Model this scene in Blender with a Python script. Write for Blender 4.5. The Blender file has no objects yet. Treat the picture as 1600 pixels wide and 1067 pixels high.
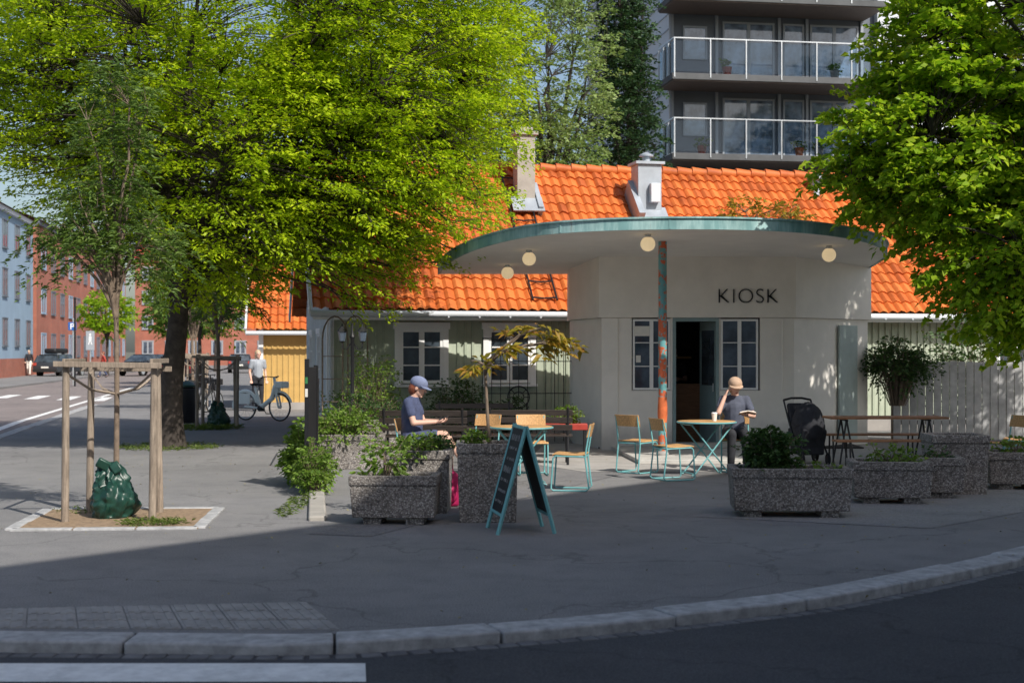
import bpy, math, random
import numpy as np
from mathutils import Vector, Matrix, Euler
from mathutils import noise as mnoise
R=math.radians
sc=bpy.context.scene
COL=sc.collection
random.seed(7)
# ---------------------------------------------------------------- mesh builder
class MB:
    def __init__(s): s.v=[];s.f=[];s.m=[];s.cur=0
    def add(s,vs,fs):
        n=len(s.v); s.v+=[tuple(v) for v in vs]; s.f+=[tuple(i+n for i in f) for f in fs]; s.m+=[s.cur]*len(fs); return s
    def box(s,c,d,rot=(0,0,0)):
        M=Euler(rot).to_matrix(); c=Vector(c)
        vs=[c+M@Vector((x*d[0]/2,y*d[1]/2,z*d[2]/2)) for x in(-1,1) for y in(-1,1) for z in(-1,1)]
        return s.add(vs,[(0,1,3,2),(4,6,7,5),(0,4,5,1),(2,3,7,6),(0,2,6,4),(1,5,7,3)])
    def bx(s,x0,x1,y0,y1,z0,z1): return s.box(((x0+x1)/2,(y0+y1)/2,(z0+z1)/2),(abs(x1-x0),abs(y1-y0),abs(z1-z0)))
    def tube(s,pts,rs,n=8,closed=False):
        pts=[Vector(p) for p in pts]; 
        if not hasattr(rs,'__len__'): rs=[rs]*len(pts)
        N=len(pts); vs=[];fs=[]; ref=None
        for i,p in enumerate(pts):
            if closed: t=(pts[(i+1)%N]-pts[i-1])
            else: t=(pts[min(i+1,N-1)]-pts[max(i-1,0)])
            if t.length<1e-9: t=Vector((0,0,1))
            t.normalize()
            if ref is None:
                ref=Vector((0,0,1)) if abs(t.z)<.9 else Vector((1,0,0))
            a=(ref-t*ref.dot(t)); 
            if a.length<1e-6: a=t.orthogonal()
            a.normalize(); b=t.cross(a); ref=a
            for k in range(n):
                an=2*math.pi*k/n; vs.append(p+(a*math.cos(an)+b*math.sin(an))*rs[i])
        for i in range(N if closed else N-1):
            j=(i+1)%N
            for k in range(n):
                k2=(k+1)%n; fs.append((i*n+k,i*n+k2,j*n+k2,j*n+k))
        if not closed:
            fs.append(tuple(range(n))[::-1]); fs.append(tuple((N-1)*n+k for k in range(n)))
        return s.add(vs,fs)
    def rod(s,p0,p1,r0,r1=None,n=10): return s.tube([p0,p1],[r0,r0 if r1 is None else r1],n)
    def ell(s,c,r,n=14,m=9,rot=None):
        if not hasattr(r,'__len__'): r=(r,r,r)
        c=Vector(c); Mx=Euler(rot).to_matrix() if rot else None
        vs=[];fs=[]
        for i in range(1,m):
            ph=math.pi*i/m
            for k in range(n):
                th=2*math.pi*k/n; q=Vector((r[0]*math.sin(ph)*math.cos(th),r[1]*math.sin(ph)*math.sin(th),r[2]*math.cos(ph)))
                vs.append(c+(Mx@q if Mx else q))
        q=Vector((0,0,r[2])); vs.append(c+(Mx@q if Mx else q)); vs.append(c-(Mx@q if Mx else q))
        T=len(vs)-2;B=T+1
        for i in range(m-2):
            for k in range(n):
                k2=(k+1)%n; fs.append((i*n+k,(i+1)*n+k,(i+1)*n+k2,i*n+k2))
        for k in range(n):
            k2=(k+1)%n; fs.append((T,k,k2)); fs.append((B,(m-2)*n+k2,(m-2)*n+k))
        return s.add(vs,fs)
    def cap(s,p0,r0,p1,r1,n=12):
        p0=Vector(p0);p1=Vector(p1)
        s.rod(p0,p1,r0,r1,n); s.ell(p0,r0,n,8); s.ell(p1,r1,n,8); return s
    def prism(s,poly,z0,z1):
        n=len(poly); z0f=z0 if callable(z0) else (lambda x,y:z0); z1f=z1 if callable(z1) else (lambda x,y:z1)
        vs=[(x,y,z0f(x,y)) for x,y in poly]+[(x,y,z1f(x,y)) for x,y in poly]
        fs=[tuple(range(n))[::-1],tuple(range(n,2*n))]+[(i,(i+1)%n,n+(i+1)%n,n+i) for i in range(n)]
        return s.add(vs,fs)
    def lathe(s,c,prof,n=20):
        c=Vector(c); vs=[];fs=[]
        for r,z in prof:
            for k in range(n):
                a=2*math.pi*k/n; vs.append(c+Vector((r*math.cos(a),r*math.sin(a),z)))
        for i in range(len(prof)-1):
            for k in range(n):
                k2=(k+1)%n; fs.append((i*n+k,i*n+k2,(i+1)*n+k2,(i+1)*n+k))
        fs.append(tuple(range(n))[::-1]); fs.append(tuple((len(prof)-1)*n+k for k in range(n)))
        return s.add(vs,fs)
    def shift(s,d): 
        s.v=[(v[0]+d[0],v[1]+d[1],v[2]+d[2]) for v in s.v]; return s
    def mesh(s,name,mats,smooth=True,ang=38):
        me=bpy.data.meshes.new(name); me.from_pydata(s.v,[],s.f)
        if not isinstance(mats,(list,tuple)): mats=[mats]
        for m in mats: me.materials.append(m)
        if len(mats)>1: me.polygons.foreach_set('material_index',s.m)
        me.update()
        if smooth:
            me.polygons.foreach_set('use_smooth',[True]*len(me.polygons)); me.set_sharp_from_angle(angle=R(ang))
        return me
def obj(name,me,parent=None,loc=(0,0,0),rot=(0,0,0)):
    o=bpy.data.objects.new(name,me); COL.objects.link(o)
    if parent: o.parent=parent
    o.location=loc; o.rotation_euler=rot; return o
def bevel(o,w,seg=2):
    m=o.modifiers.new('bevel','BEVEL'); m.width=w; m.segments=seg; m.limit_method='ANGLE'; m.angle_limit=R(40); return o
def thing(name,label,cat,loc=(0,0,0),rz=0,group=None,me=None):
    o=obj(name,me,None,loc,(0,0,rz)); o['label']=label; o['category']=cat
    if group: o['group']=group
    return o
def part(root,name,mb,mats,bev=0,loc=(0,0,0),rot=(0,0,0),label=None,world=False,smooth=True):
    if world: mb.shift(tuple(-c for c in root.location))
    o=obj(name,mb.mesh(name,mats,smooth),root,loc,rot)
    if bev: bevel(o,bev)
    if label: o['label']=label
    return o
def structure(name,me):
    o=obj(name,me); o['kind']='structure'; return o
def clone(root,loc,rz,label=None):
    n=root.copy(); COL.objects.link(n); n.location=loc; n.rotation_euler=(0,0,rz)
    if label: n['label']=label
    def rec(a,b):
        for c in a.children:
            k=c.copy(); COL.objects.link(k); k.parent=b; rec(c,k)
    rec(root,n); return n
# ---------------------------------------------------------------- materials
def nm(name):
    m=bpy.data.materials.new(name); m.use_nodes=True; nt=m.node_tree; nt.nodes.clear()
    out=nt.nodes.new('ShaderNodeOutputMaterial'); return m,nt,out
def N(nt,t,**k):
    n=nt.nodes.new(t)
    for a,b in k.items(): setattr(n,a,b)
    return n
def noise(nt,vec,scale,detail=6,rough=.6):
    n=N(nt,'ShaderNodeTexNoise'); n.inputs['Scale'].default_value=scale; n.inputs['Detail'].default_value=detail; n.inputs['Roughness'].default_value=rough
    nt.links.new(vec,n.inputs['Vector']); return n.outputs['Fac']
def ramp(nt,fac,stops):
    r=N(nt,'ShaderNodeValToRGB'); e=r.color_ramp.elements
    while len(e)<len(stops): e.new(.5)
    for i,(p,c) in enumerate(stops): e[i].position=p; e[i].color=(*c,1) if len(c)==3 else c
    nt.links.new(fac,r.inputs['Fac']); return r.outputs['Color']
def mixc(nt,fac,a,b,mode='MIX'):
    m=N(nt,'ShaderNodeMix',data_type='RGBA',blend_type=mode)
    def put(i,x):
        if hasattr(x,'is_linked') or hasattr(x,'links'): nt.links.new(x,m.inputs[i])
        elif isinstance(x,(int,float)): m.inputs[i].default_value=x
        else: m.inputs[i].default_value=(*x,1)
    put(0,fac);put(6,a);put(7,b); return m.outputs[2]
def bump(nt,h,st,dist=.01):
    b=N(nt,'ShaderNodeBump'); b.inputs['Strength'].default_value=st; b.inputs['Distance'].default_value=dist
    nt.links.new(h,b.inputs['Height']); return b.outputs['Normal']
def prin(nt,out,col,rough=.6,metal=0,normal=None,spec=.4):
    p=N(nt,'ShaderNodeBsdfPrincipled')
    if hasattr(col,'links'): nt.links.new(col,p.inputs['Base Color'])
    else: p.inputs['Base Color'].default_value=(*col,1)
    if hasattr(rough,'links'): nt.links.new(rough,p.inputs['Roughness'])
    else: p.inputs['Roughness'].default_value=rough
    p.inputs['Metallic'].default_value=metal; p.inputs['Specular IOR Level'].default_value=spec
    if normal: nt.links.new(normal,p.inputs['Normal'])
    nt.links.new(p.outputs[0],out.inputs[0]); return p
def sc3(c,k): return tuple(max(0,min(1,x*k)) for x in c)
def mat(name,col,rough=.6,var=.18,scale=5,bst=.15,bsc=80,metal=0,spec=.4,dirt=0.0,lowdirt=0.0):
    m,nt,out=nm(name); tc=N(nt,'ShaderNodeTexCoord').outputs['Object']
    f=noise(nt,tc,scale); c=ramp(nt,f,[(.3,sc3(col,1-var)),(.7,sc3(col,1+var))])
    if dirt:
        f2=noise(nt,tc,scale*.35,10,.75); k=ramp(nt,f2,[(.45,(0,0,0)),(.75,(dirt,dirt,dirt))]); c=mixc(nt,k,c,sc3(col,.35))
    if lowdirt:
        sp=N(nt,'ShaderNodeSeparateXYZ'); nt.links.new(tc,sp.inputs[0]); ad=N(nt,'ShaderNodeMath',operation='MULTIPLY_ADD'); nt.links.new(noise(nt,tc,3,8,.7),ad.inputs[0]); ad.inputs[1].default_value=-.5; nt.links.new(sp.outputs[2],ad.inputs[2])
        k=ramp(nt,ad.outputs[0],[(-.0,(lowdirt,)*3),(.25,(0,0,0))]); c=mixc(nt,k,c,sc3(col,.4))
    nrm=bump(nt,noise(nt,tc,bsc,4),bst,.004) if bst else None
    prin(nt,out,c,rough,metal,nrm,spec); return m
def asphalt(name,c0,patch=.25,big=.35):
    m,nt,out=nm(name); tc=N(nt,'ShaderNodeTexCoord').outputs['Object']
    sp=noise(nt,tc,95,3,.7); c=ramp(nt,sp,[(.33,sc3(c0,.55)),(.5,c0),(.68,sc3(c0,1.6))])
    b=noise(nt,tc,big,8,.6); k=ramp(nt,b,[(.3,(1-patch,)*3),(.62,(1,1,1))]); c=mixc(nt,1.0,c,k,'MULTIPLY')
    st=noise(nt,tc,2.2,9,.75); k2=ramp(nt,st,[(.25,(.76,.76,.78)),(.55,(1,1,1)),(.8,(1.0,.98,.94))]); c=mixc(nt,1.0,c,k2,'MULTIPLY')
    v=N(nt,'ShaderNodeTexVoronoi',feature='DISTANCE_TO_EDGE'); v.inputs['Scale'].default_value=.33
    mp=N(nt,'ShaderNodeVectorMath',operation='ADD'); nz=N(nt,'ShaderNodeTexNoise'); nz.inputs['Scale'].default_value=1.6; nz.inputs['Detail'].default_value=6
    nt.links.new(tc,nz.inputs['Vector']); nt.links.new(tc,mp.inputs[0]); nt.links.new(nz.outputs['Color'],mp.inputs[1]); nt.links.new(mp.outputs[0],v.inputs['Vector'])
    k3=ramp(nt,v.outputs['Distance'],[(.002,(.5,.5,.5)),(.007,(1,1,1))]); c=mixc(nt,.6,c,k3,'MULTIPLY')
    v2=N(nt,'ShaderNodeTexVoronoi'); v2.inputs['Scale'].default_value=2.3; nt.links.new(tc,v2.inputs['Vector'])
    k4=ramp(nt,v2.outputs['Distance'],[(.045,(.62,.62,.62)),(.06,(1,1,1))]); c=mixc(nt,.4,c,k4,'MULTIPLY')
    prin(nt,out,c,.85,0,bump(nt,sp,.5,.006),.3); return m
def aggregate(name,k=1.0):
    m,nt,out=nm(name); tc=N(nt,'ShaderNodeTexCoord').outputs['Object']
    v=N(nt,'ShaderNodeTexVoronoi'); v.inputs['Scale'].default_value=68; nt.links.new(tc,v.inputs['Vector'])
    sep=N(nt,'ShaderNodeSeparateColor'); nt.links.new(v.outputs['Color'],sep.inputs[0])
    c=ramp(nt,sep.outputs[0],[(.0,sc3((.14,.13,.13),k)),(.3,sc3((.23,.21,.195),k)),(.6,sc3((.31,.285,.265),k)),(.95,sc3((.46,.435,.41),k))])
    e=ramp(nt,v.outputs['Distance'],[(.3,(1,1,1)),(.65,(.6,.58,.56))]); c=mixc(nt,1.0,c,e,'MULTIPLY')
    g=ramp(nt,noise(nt,tc,2.5,8,.7),[(.3,(.62,.6,.57)),(.6,(1,1,1))]); c=mixc(nt,1.0,c,g,'MULTIPLY')
    inv=N(nt,'ShaderNodeMath',operation='MULTIPLY'); inv.inputs[1].default_value=-1; nt.links.new(v.outputs['Distance'],inv.inputs[0])
    prin(nt,out,c,.8,0,bump(nt,inv.outputs[0],.7,.008),.3); return m
def leafmat(name,cs,trans=.4,tcol=1.4,clump=1.0):
    m,nt,out=nm(name); g=N(nt,'ShaderNodeNewGeometry'); tc=N(nt,'ShaderNodeTexCoord').outputs['Object']
    c=ramp(nt,g.outputs['Random Per Island'],[(0,cs[0]),(.5,cs[1]),(1,cs[2])])
    k=ramp(nt,noise(nt,tc,clump,3),[(.35,(.66,.74,.6)),(.62,(1.0,1.0,1.0))]); c=mixc(nt,1.0,c,k,'MULTIPLY')
    p=N(nt,'ShaderNodeBsdfPrincipled'); nt.links.new(c,p.inputs['Base Color']); p.inputs['Roughness'].default_value=.45; p.inputs['Specular IOR Level'].default_value=.3
    t=N(nt,'ShaderNodeBsdfTranslucent'); c2=mixc(nt,1.0,c,(tcol,tcol,tcol*.6),'MULTIPLY'); nt.links.new(c2,t.inputs['Color'])
    mx=N(nt,'ShaderNodeMixShader'); mx.inputs[0].default_value=trans
    nt.links.new(p.outputs[0],mx.inputs[1]); nt.links.new(t.outputs[0],mx.inputs[2]); nt.links.new(mx.outputs[0],out.inputs[0]); return m
def tilemat(name):
    m,nt,out=nm(name); tc=N(nt,'ShaderNodeTexCoord').outputs['Object']
    a=N(nt,'ShaderNodeAttribute',attribute_name='tint'); sep=N(nt,'ShaderNodeSeparateColor'); nt.links.new(a.outputs['Color'],sep.inputs[0])
    c=ramp(nt,sep.outputs[0],[(0,(.46,.11,.028)),(.5,(.62,.155,.032)),(1,(.70,.205,.05))])
    k=ramp(nt,noise(nt,tc,1.3,8,.7),[(.3,(.60,.54,.50)),(.58,(1,1,1))]); c=mixc(nt,1.0,c,k,'MULTIPLY')
    prin(nt,out,c,.6,0,bump(nt,noise(nt,tc,90,3),.15,.003),.35); return m
def brickmat(name,c1,c2,mort,scale=1.0):
    m,nt,out=nm(name); tc=N(nt,'ShaderNodeTexCoord').outputs['Object']
    sp=N(nt,'ShaderNodeSeparateXYZ'); nt.links.new(tc,sp.inputs[0]); cb=N(nt,'ShaderNodeCombineXYZ')
    ad=N(nt,'ShaderNodeMath',operation='ADD'); nt.links.new(sp.outputs[0],ad.inputs[0]); nt.links.new(sp.outputs[1],ad.inputs[1])
    nt.links.new(ad.outputs[0],cb.inputs[0]); nt.links.new(sp.outputs[2],cb.inputs[1])
    b=N(nt,'ShaderNodeTexBrick'); b.inputs['Scale'].default_value=scale; b.inputs['Brick Width'].default_value=.24; b.inputs['Row Height'].default_value=.08; b.inputs['Mortar Size'].default_value=.008
    b.inputs['Color1'].default_value=(*c1,1); b.inputs['Color2'].default_value=(*c2,1); b.inputs['Mortar'].default_value=(*mort,1)
    nt.links.new(cb.outputs[0],b.inputs['Vector'])
    k=ramp(nt,noise(nt,tc,.5,5),[(.3,(.70,.70,.70)),(.65,(1,1,1))]); c=mixc(nt,1.0,b.outputs['Color'],k,'MULTIPLY')
    prin(nt,out,c,.85); return m
def glassmat(name,base=(.015,.02,.025),rough=.04,spec=.9,var=0.6):
    m,nt,out=nm(name); tc=N(nt,'ShaderNodeTexCoord').outputs['Object']
    c=ramp(nt,noise(nt,tc,1.7,3),[(.35,base),(.7,sc3(base,1+var*4))]); 
    prin(nt,out,c,rough,0,bump(nt,noise(nt,tc,1.5,2),.04,.02),spec); return m
def clearglass(name,tint=(.8,.86,.9),fac=.16):
    m,nt,out=nm(name); t=N(nt,'ShaderNodeBsdfTransparent'); t.inputs[0].default_value=(*tint,1)
    g=N(nt,'ShaderNodeBsdfGlossy'); g.inputs['Roughness'].default_value=.03; mx=N(nt,'ShaderNodeMixShader')
    fr=N(nt,'ShaderNodeLayerWeight'); fr.inputs[0].default_value=fac; nt.links.new(fr.outputs['Fresnel'],mx.inputs[0]); nt.links.new(t.outputs[0],mx.inputs[1]); nt.links.new(g.outputs[0],mx.inputs[2]); nt.links.new(mx.outputs[0],out.inputs[0]); return m
def patchmat(name,c1,c2,c3,scale,rough=.6,pos=.52,streak=False,w3=.12):
    m,nt,out=nm(name); tc=N(nt,'ShaderNodeTexCoord').outputs['Object']; vec=tc
    if streak:
        mp=N(nt,'ShaderNodeMapping'); mp.inputs['Scale'].default_value=(1,1,.15); nt.links.new(tc,mp.inputs['Vector']); vec=mp.outputs[0]
    f=noise(nt,vec,scale,8,.7); c=ramp(nt,f,[(pos-.14,c1),(pos,c2),(pos+w3,c3)])
    k=ramp(nt,noise(nt,tc,scale*.4,5),[(.3,(.7,.7,.7)),(.6,(1,1,1))]); c=mixc(nt,1.0,c,k,'MULTIPLY')
    prin(nt,out,c,rough,0,bump(nt,f,.2,.004)); return m
def wood(name,c,rough=.55):
    m,nt,out=nm(name); tc=N(nt,'ShaderNodeTexCoord').outputs['Object']; mp=N(nt,'ShaderNodeMapping'); mp.inputs['Scale'].default_value=(2,22,22); nt.links.new(tc,mp.inputs['Vector'])
    f=noise(nt,mp.outputs[0],2.2,6,.6); col=ramp(nt,f,[(.3,sc3(c,.6)),(.55,c),(.75,sc3(c,1.3))]); prin(nt,out,col,rough,0,bump(nt,f,.15,.003)); return m
def vwood(name,c,rough=.8):
    m,nt,out=nm(name); tc=N(nt,'ShaderNodeTexCoord').outputs['Object']; mp=N(nt,'ShaderNodeMapping'); mp.inputs['Scale'].default_value=(24,24,2); nt.links.new(tc,mp.inputs['Vector'])
    f=noise(nt,mp.outputs[0],2.2,7,.65); col=ramp(nt,f,[(.3,sc3(c,.5)),(.52,c),(.75,sc3(c,1.35))]); k=ramp(nt,noise(nt,tc,2.5,6),[(.35,(.65,.64,.63)),(.6,(1,1,1))]); col=mixc(nt,1.0,col,k,'MULTIPLY'); prin(nt,out,col,rough,0,bump(nt,f,.3,.004)); return m
def emis(name,col,st):
    m,nt,out=nm(name); p=prin(nt,out,col,.4); p.inputs['Emission Color'].default_value=(*col,1); p.inputs['Emission Strength'].default_value=st; return m

m_asph=asphalt('pavement_asphalt',(.232,.227,.225),.22)
m_road=asphalt('road_asphalt',(.078,.078,.084),.25)
m_road2=asphalt('old_road_asphalt',(.25,.215,.205),.2)
m_ground=mat('bare_ground',(.13,.13,.10),.95,.3,.4)
m_gran=mat('kerb_granite',(.42,.42,.42),.8,.28,11,.6,140,dirt=.6)
m_sett=mat('gutter_setts',(.16,.16,.162),.85,.35,5,.6,60)
m_tact=mat('tactile_tile',(.32,.31,.297),.85,.2,5,.4,120,dirt=.35)
m_white=mat('road_paint',(.82,.82,.80),.7,.10,12,.4,120,dirt=.6)
m_agg=aggregate('exposed_aggregate',1.2)
m_soil=mat('soil',(.06,.042,.03),.95,.5,30,.8,60)
m_pit=mat('dry_soil',(.27,.19,.12),.95,.35,20,.8,60)
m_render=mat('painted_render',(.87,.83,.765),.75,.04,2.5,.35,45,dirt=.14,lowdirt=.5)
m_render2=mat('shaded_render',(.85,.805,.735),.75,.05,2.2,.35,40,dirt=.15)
m_rendout=mat('plain_render',(.62,.58,.52),.75,.05,2.2,.35,40,dirt=.15)
m_soffit=mat('soffit_paint',(.85,.82,.775),.7,.05,1.4,.15,40,dirt=.18)
m_verd=patchmat('weathered_copper',(.20,.38,.38),(.40,.60,.585),(.17,.14,.11),3.2,.6,.60,True)
m_teal=mat('teal_metal_paint',(.17,.43,.44),.4,.15,8,.05,60)
m_column=patchmat('flaking_column_paint',(.14,.36,.37),(.15,.38,.39),(.60,.13,.05),6.5,.5,.50,False,.02)
m_orange=mat('orange_paint',(.62,.15,.05),.5,.25,9)
m_slate=mat('blue_grey_door_paint',(.24,.33,.34),.5,.12,4)
m_pdoor=mat('pale_grey_green_door_paint',(.40,.47,.45),.55,.1,4)
m_wfr=mat('white_window_paint',(.88,.88,.87),.5,.03,6,.05,50)
m_green=mat('sage_green_boards',(.45,.50,.39),.65,.12,2.2,.25,60,dirt=.2)
m_greend=mat('sage_green_battens',(.40,.45,.345),.65,.12,2.2,.25,60)
m_gable=mat('pale_gable_boards',(.76,.79,.81),.65,.08,2.2,.25,60,dirt=.15)
m_yellow=mat('yellow_boards',(.58,.37,.12),.65,.1,3)
m_tile=tilemat('orange_clay_tiles')
m_glass=glassmat('window_glass',(.02,.026,.032),.03,1.0,.8)
m_glass2=glassmat('flat_window_glass',(.03,.04,.055),.04,1.0,.8)
m_glass3=glassmat('apartment_window_glass',(.06,.08,.11),.05,1.0,.9)
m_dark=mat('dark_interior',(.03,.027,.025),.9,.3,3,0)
m_black=mat('black_metal',(.016,.016,.018),.45,.2,6,.05)
m_wood=wood('varnished_wood',(.60,.34,.14))
m_wood2=wood('dark_table_wood',(.32,.16,.08))
m_stake=vwood('raw_timber_stake',(.34,.275,.215),.85)
m_bark=mat('tree_bark',(.055,.045,.038),.95,.45,9,1.0,28)
m_barkl=mat('young_bark',(.20,.15,.11),.9,.3,14,.6,50)
m_blue=mat('blue_facade',(.27,.37,.48),.8,.08,.6,.1)
m_brick=brickmat('red_brick',(.40,.115,.075),(.47,.145,.09),(.34,.24,.19))
m_grey=mat('grey_cladding',(.135,.155,.185),.6,.12,.8,.1)
m_lgrey=mat('light_cladding',(.62,.65,.69),.6,.06,.5,.05)
m_mgrey=mat('mid_grey_trim',(.33,.36,.40),.6,.06,.5,.05)
m_conc=mat('balcony_concrete',(.115,.12,.125),.85,.2,1.3,.3,30,dirt=.3)
m_conc2=mat('grey_concrete',(.34,.32,.30),.85,.2,1.3,.3,30,dirt=.3)
m_chim=mat('chimney_render',(.40,.36,.32),.85,.15,3,.4,40,dirt=.35)
m_soffw=wood('balcony_timber_soffit',(.15,.115,.095),.7)
m_steel=mat('galvanised_steel',(.55,.58,.60),.35,.1,5,.05,60,metal=.6)
m_zinc=mat('zinc_flashing',(.40,.44,.49),.45,.15,3,.1,40,metal=.3)
m_cglass=clearglass('railing_glass',(.78,.86,.92),.28)
m_skin=mat('skin',(.66,.40,.30),.55,.06,12,.05)
m_navy=mat('navy_cloth',(.065,.08,.15),.9,.2,14,.4,140)
m_navy2=mat('blue_cap_cloth',(.17,.20,.31),.9,.15,14,.3,140)
m_blk=mat('dark_cloth',(.028,.029,.035),.9,.3,12,.4,120)
m_gtee=mat('grey_blue_tshirt_cloth',(.085,.095,.13),.9,.2,12,.4,120)
m_capb=mat('tan_cap_cloth',(.48,.33,.23),.9,.15,14,.3,140)
m_hairr=mat('reddish_brown_hair',(.20,.06,.03),.5,.35,30,.6,120)
m_hairb=mat('light_brown_hair',(.52,.38,.24),.5,.3,30,.6,120)
m_paper=mat('paper',(.78,.76,.70),.8,.05,6,0)
m_magenta=mat('magenta_fabric',(.45,.012,.10),.75,.25,12,.5,40)
m_bag=mat('green_watering_bag',(.012,.050,.036),.36,.35,9,.9,14)
m_lamp=emis('lamp_globe_glass',(.88,.68,.40),.5)
m_rubber=mat('tyre_rubber',(.02,.02,.02),.85,.2,20)
m_redp=mat('red_paint',(.40,.05,.035),.5,.15,8)
m_sticker=mat('sticker_green',(.05,.22,.08),.5,.1)
m_chalk=mat('chalk',(.30,.30,.29),.9,.3,30)
L_big=leafmat('hornbeam_leaves',[(.24,.37,.010),(.43,.57,.014),(.59,.67,.03)],.44,1.35,.8)
L_right=leafmat('linden_leaves',[(.20,.36,.022),(.34,.50,.028),(.52,.63,.05)],.46,1.3,.9)
L_rob=leafmat('pinnate_leaves',[(.08,.15,.035),(.15,.24,.05),(.23,.33,.07)],.35,1.3,2)
L_pale=leafmat('pale_leaves',[(.22,.32,.10),(.34,.45,.16),(.46,.54,.25)],.4,1.2,.6)
L_dark=leafmat('dark_leaves',[(.03,.075,.035),(.055,.11,.05),(.09,.15,.06)],.25,1.2,.7)
L_shrub=leafmat('shrub_leaves',[(.10,.18,.03),(.18,.28,.045),(.28,.40,.08)],.35,1.3,3)
L_shrubd=leafmat('dark_shrub_leaves',[(.04,.085,.03),(.07,.14,.045),(.12,.19,.06)],.3,1.2,3)
L_bronze=leafmat('bronze_leaves',[(.28,.22,.03),(.44,.36,.05),(.48,.22,.05)],.4,1.3,3)
L_grass=leafmat('grass_blades',[(.10,.16,.03),(.17,.24,.05),(.26,.30,.09)],.3,1.2,3)
# ---------------------------------------------------------------- foliage
def tri_mesh(name,V,T,m):
    me=bpy.data.meshes.new(name); nv=len(V);nt_=len(T)
    me.vertices.add(nv); me.vertices.foreach_set('co',V.astype(np.float32).ravel())
    me.loops.add(nt_*3); me.loops.foreach_set('vertex_index',T.astype(np.int32).ravel())
    me.polygons.add(nt_); me.polygons.foreach_set('loop_start',np.arange(0,nt_*3,3,dtype=np.int32))
    me.materials.append(m); me.update(calc_edges=True); return me
def nrmz(a): return a/(np.linalg.norm(a,axis=-1,keepdims=True)+1e-9)
def leaves(rng,base,axis,L,n,leaf,wr=.5,width=.45,droop=.3,tilt=.45,m=None,name='crown'):
    S=len(base); L=L.reshape(S,1,1); t=rng.random((S,n,1))**.8; side=np.sign(rng.random((S,n,1))-.5)
    ax=axis[:,None,:]; up=np.array([0,0,1.0]); lat=nrmz(np.cross(ax,up+np.zeros_like(ax))+1e-4); ru=np.cross(lat,ax)
    off=rng.random((S,n,1))*width*L*(1-.65*t)
    pos=base[:,None,:]+ax*L*t+lat*side*off+ru*rng.normal(0,.05,(S,n,1))*L
    pos[...,2:]-=droop*t**2*L
    d=nrmz(ax*.6+lat*side*.8+rng.normal(0,.3,(S,n,3))+np.array([0,0,-.25])); nr=nrmz(ru+rng.normal(0,tilt,(S,n,3)))
    w=nrmz(np.cross(d,nr)); nr=np.cross(w,d)
    l=leaf*(.65+.6*rng.random((S,n,1)))
    a=pos; tip=pos+d*l-np.array([0,0,1.])*l*.12; le=pos+d*l*.42+w*l*wr*.5+nr*l*.10; ri=pos+d*l*.42-w*l*wr*.5+nr*l*.10
    V=np.stack([a,le,tip,ri],2).reshape(-1,3); k=np.arange(S*n)[:,None]*4
    T=np.concatenate([k+np.array([[0,2,1]]),k+np.array([[0,3,2]])],1).reshape(-1,3)
    return tri_mesh(name,V,T,m)
def bez(a,b,c,n):
    return [a*(1-t)**2+b*2*t*(1-t)+c*t*t for t in [i/n for i in range(n+1)]]
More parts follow.
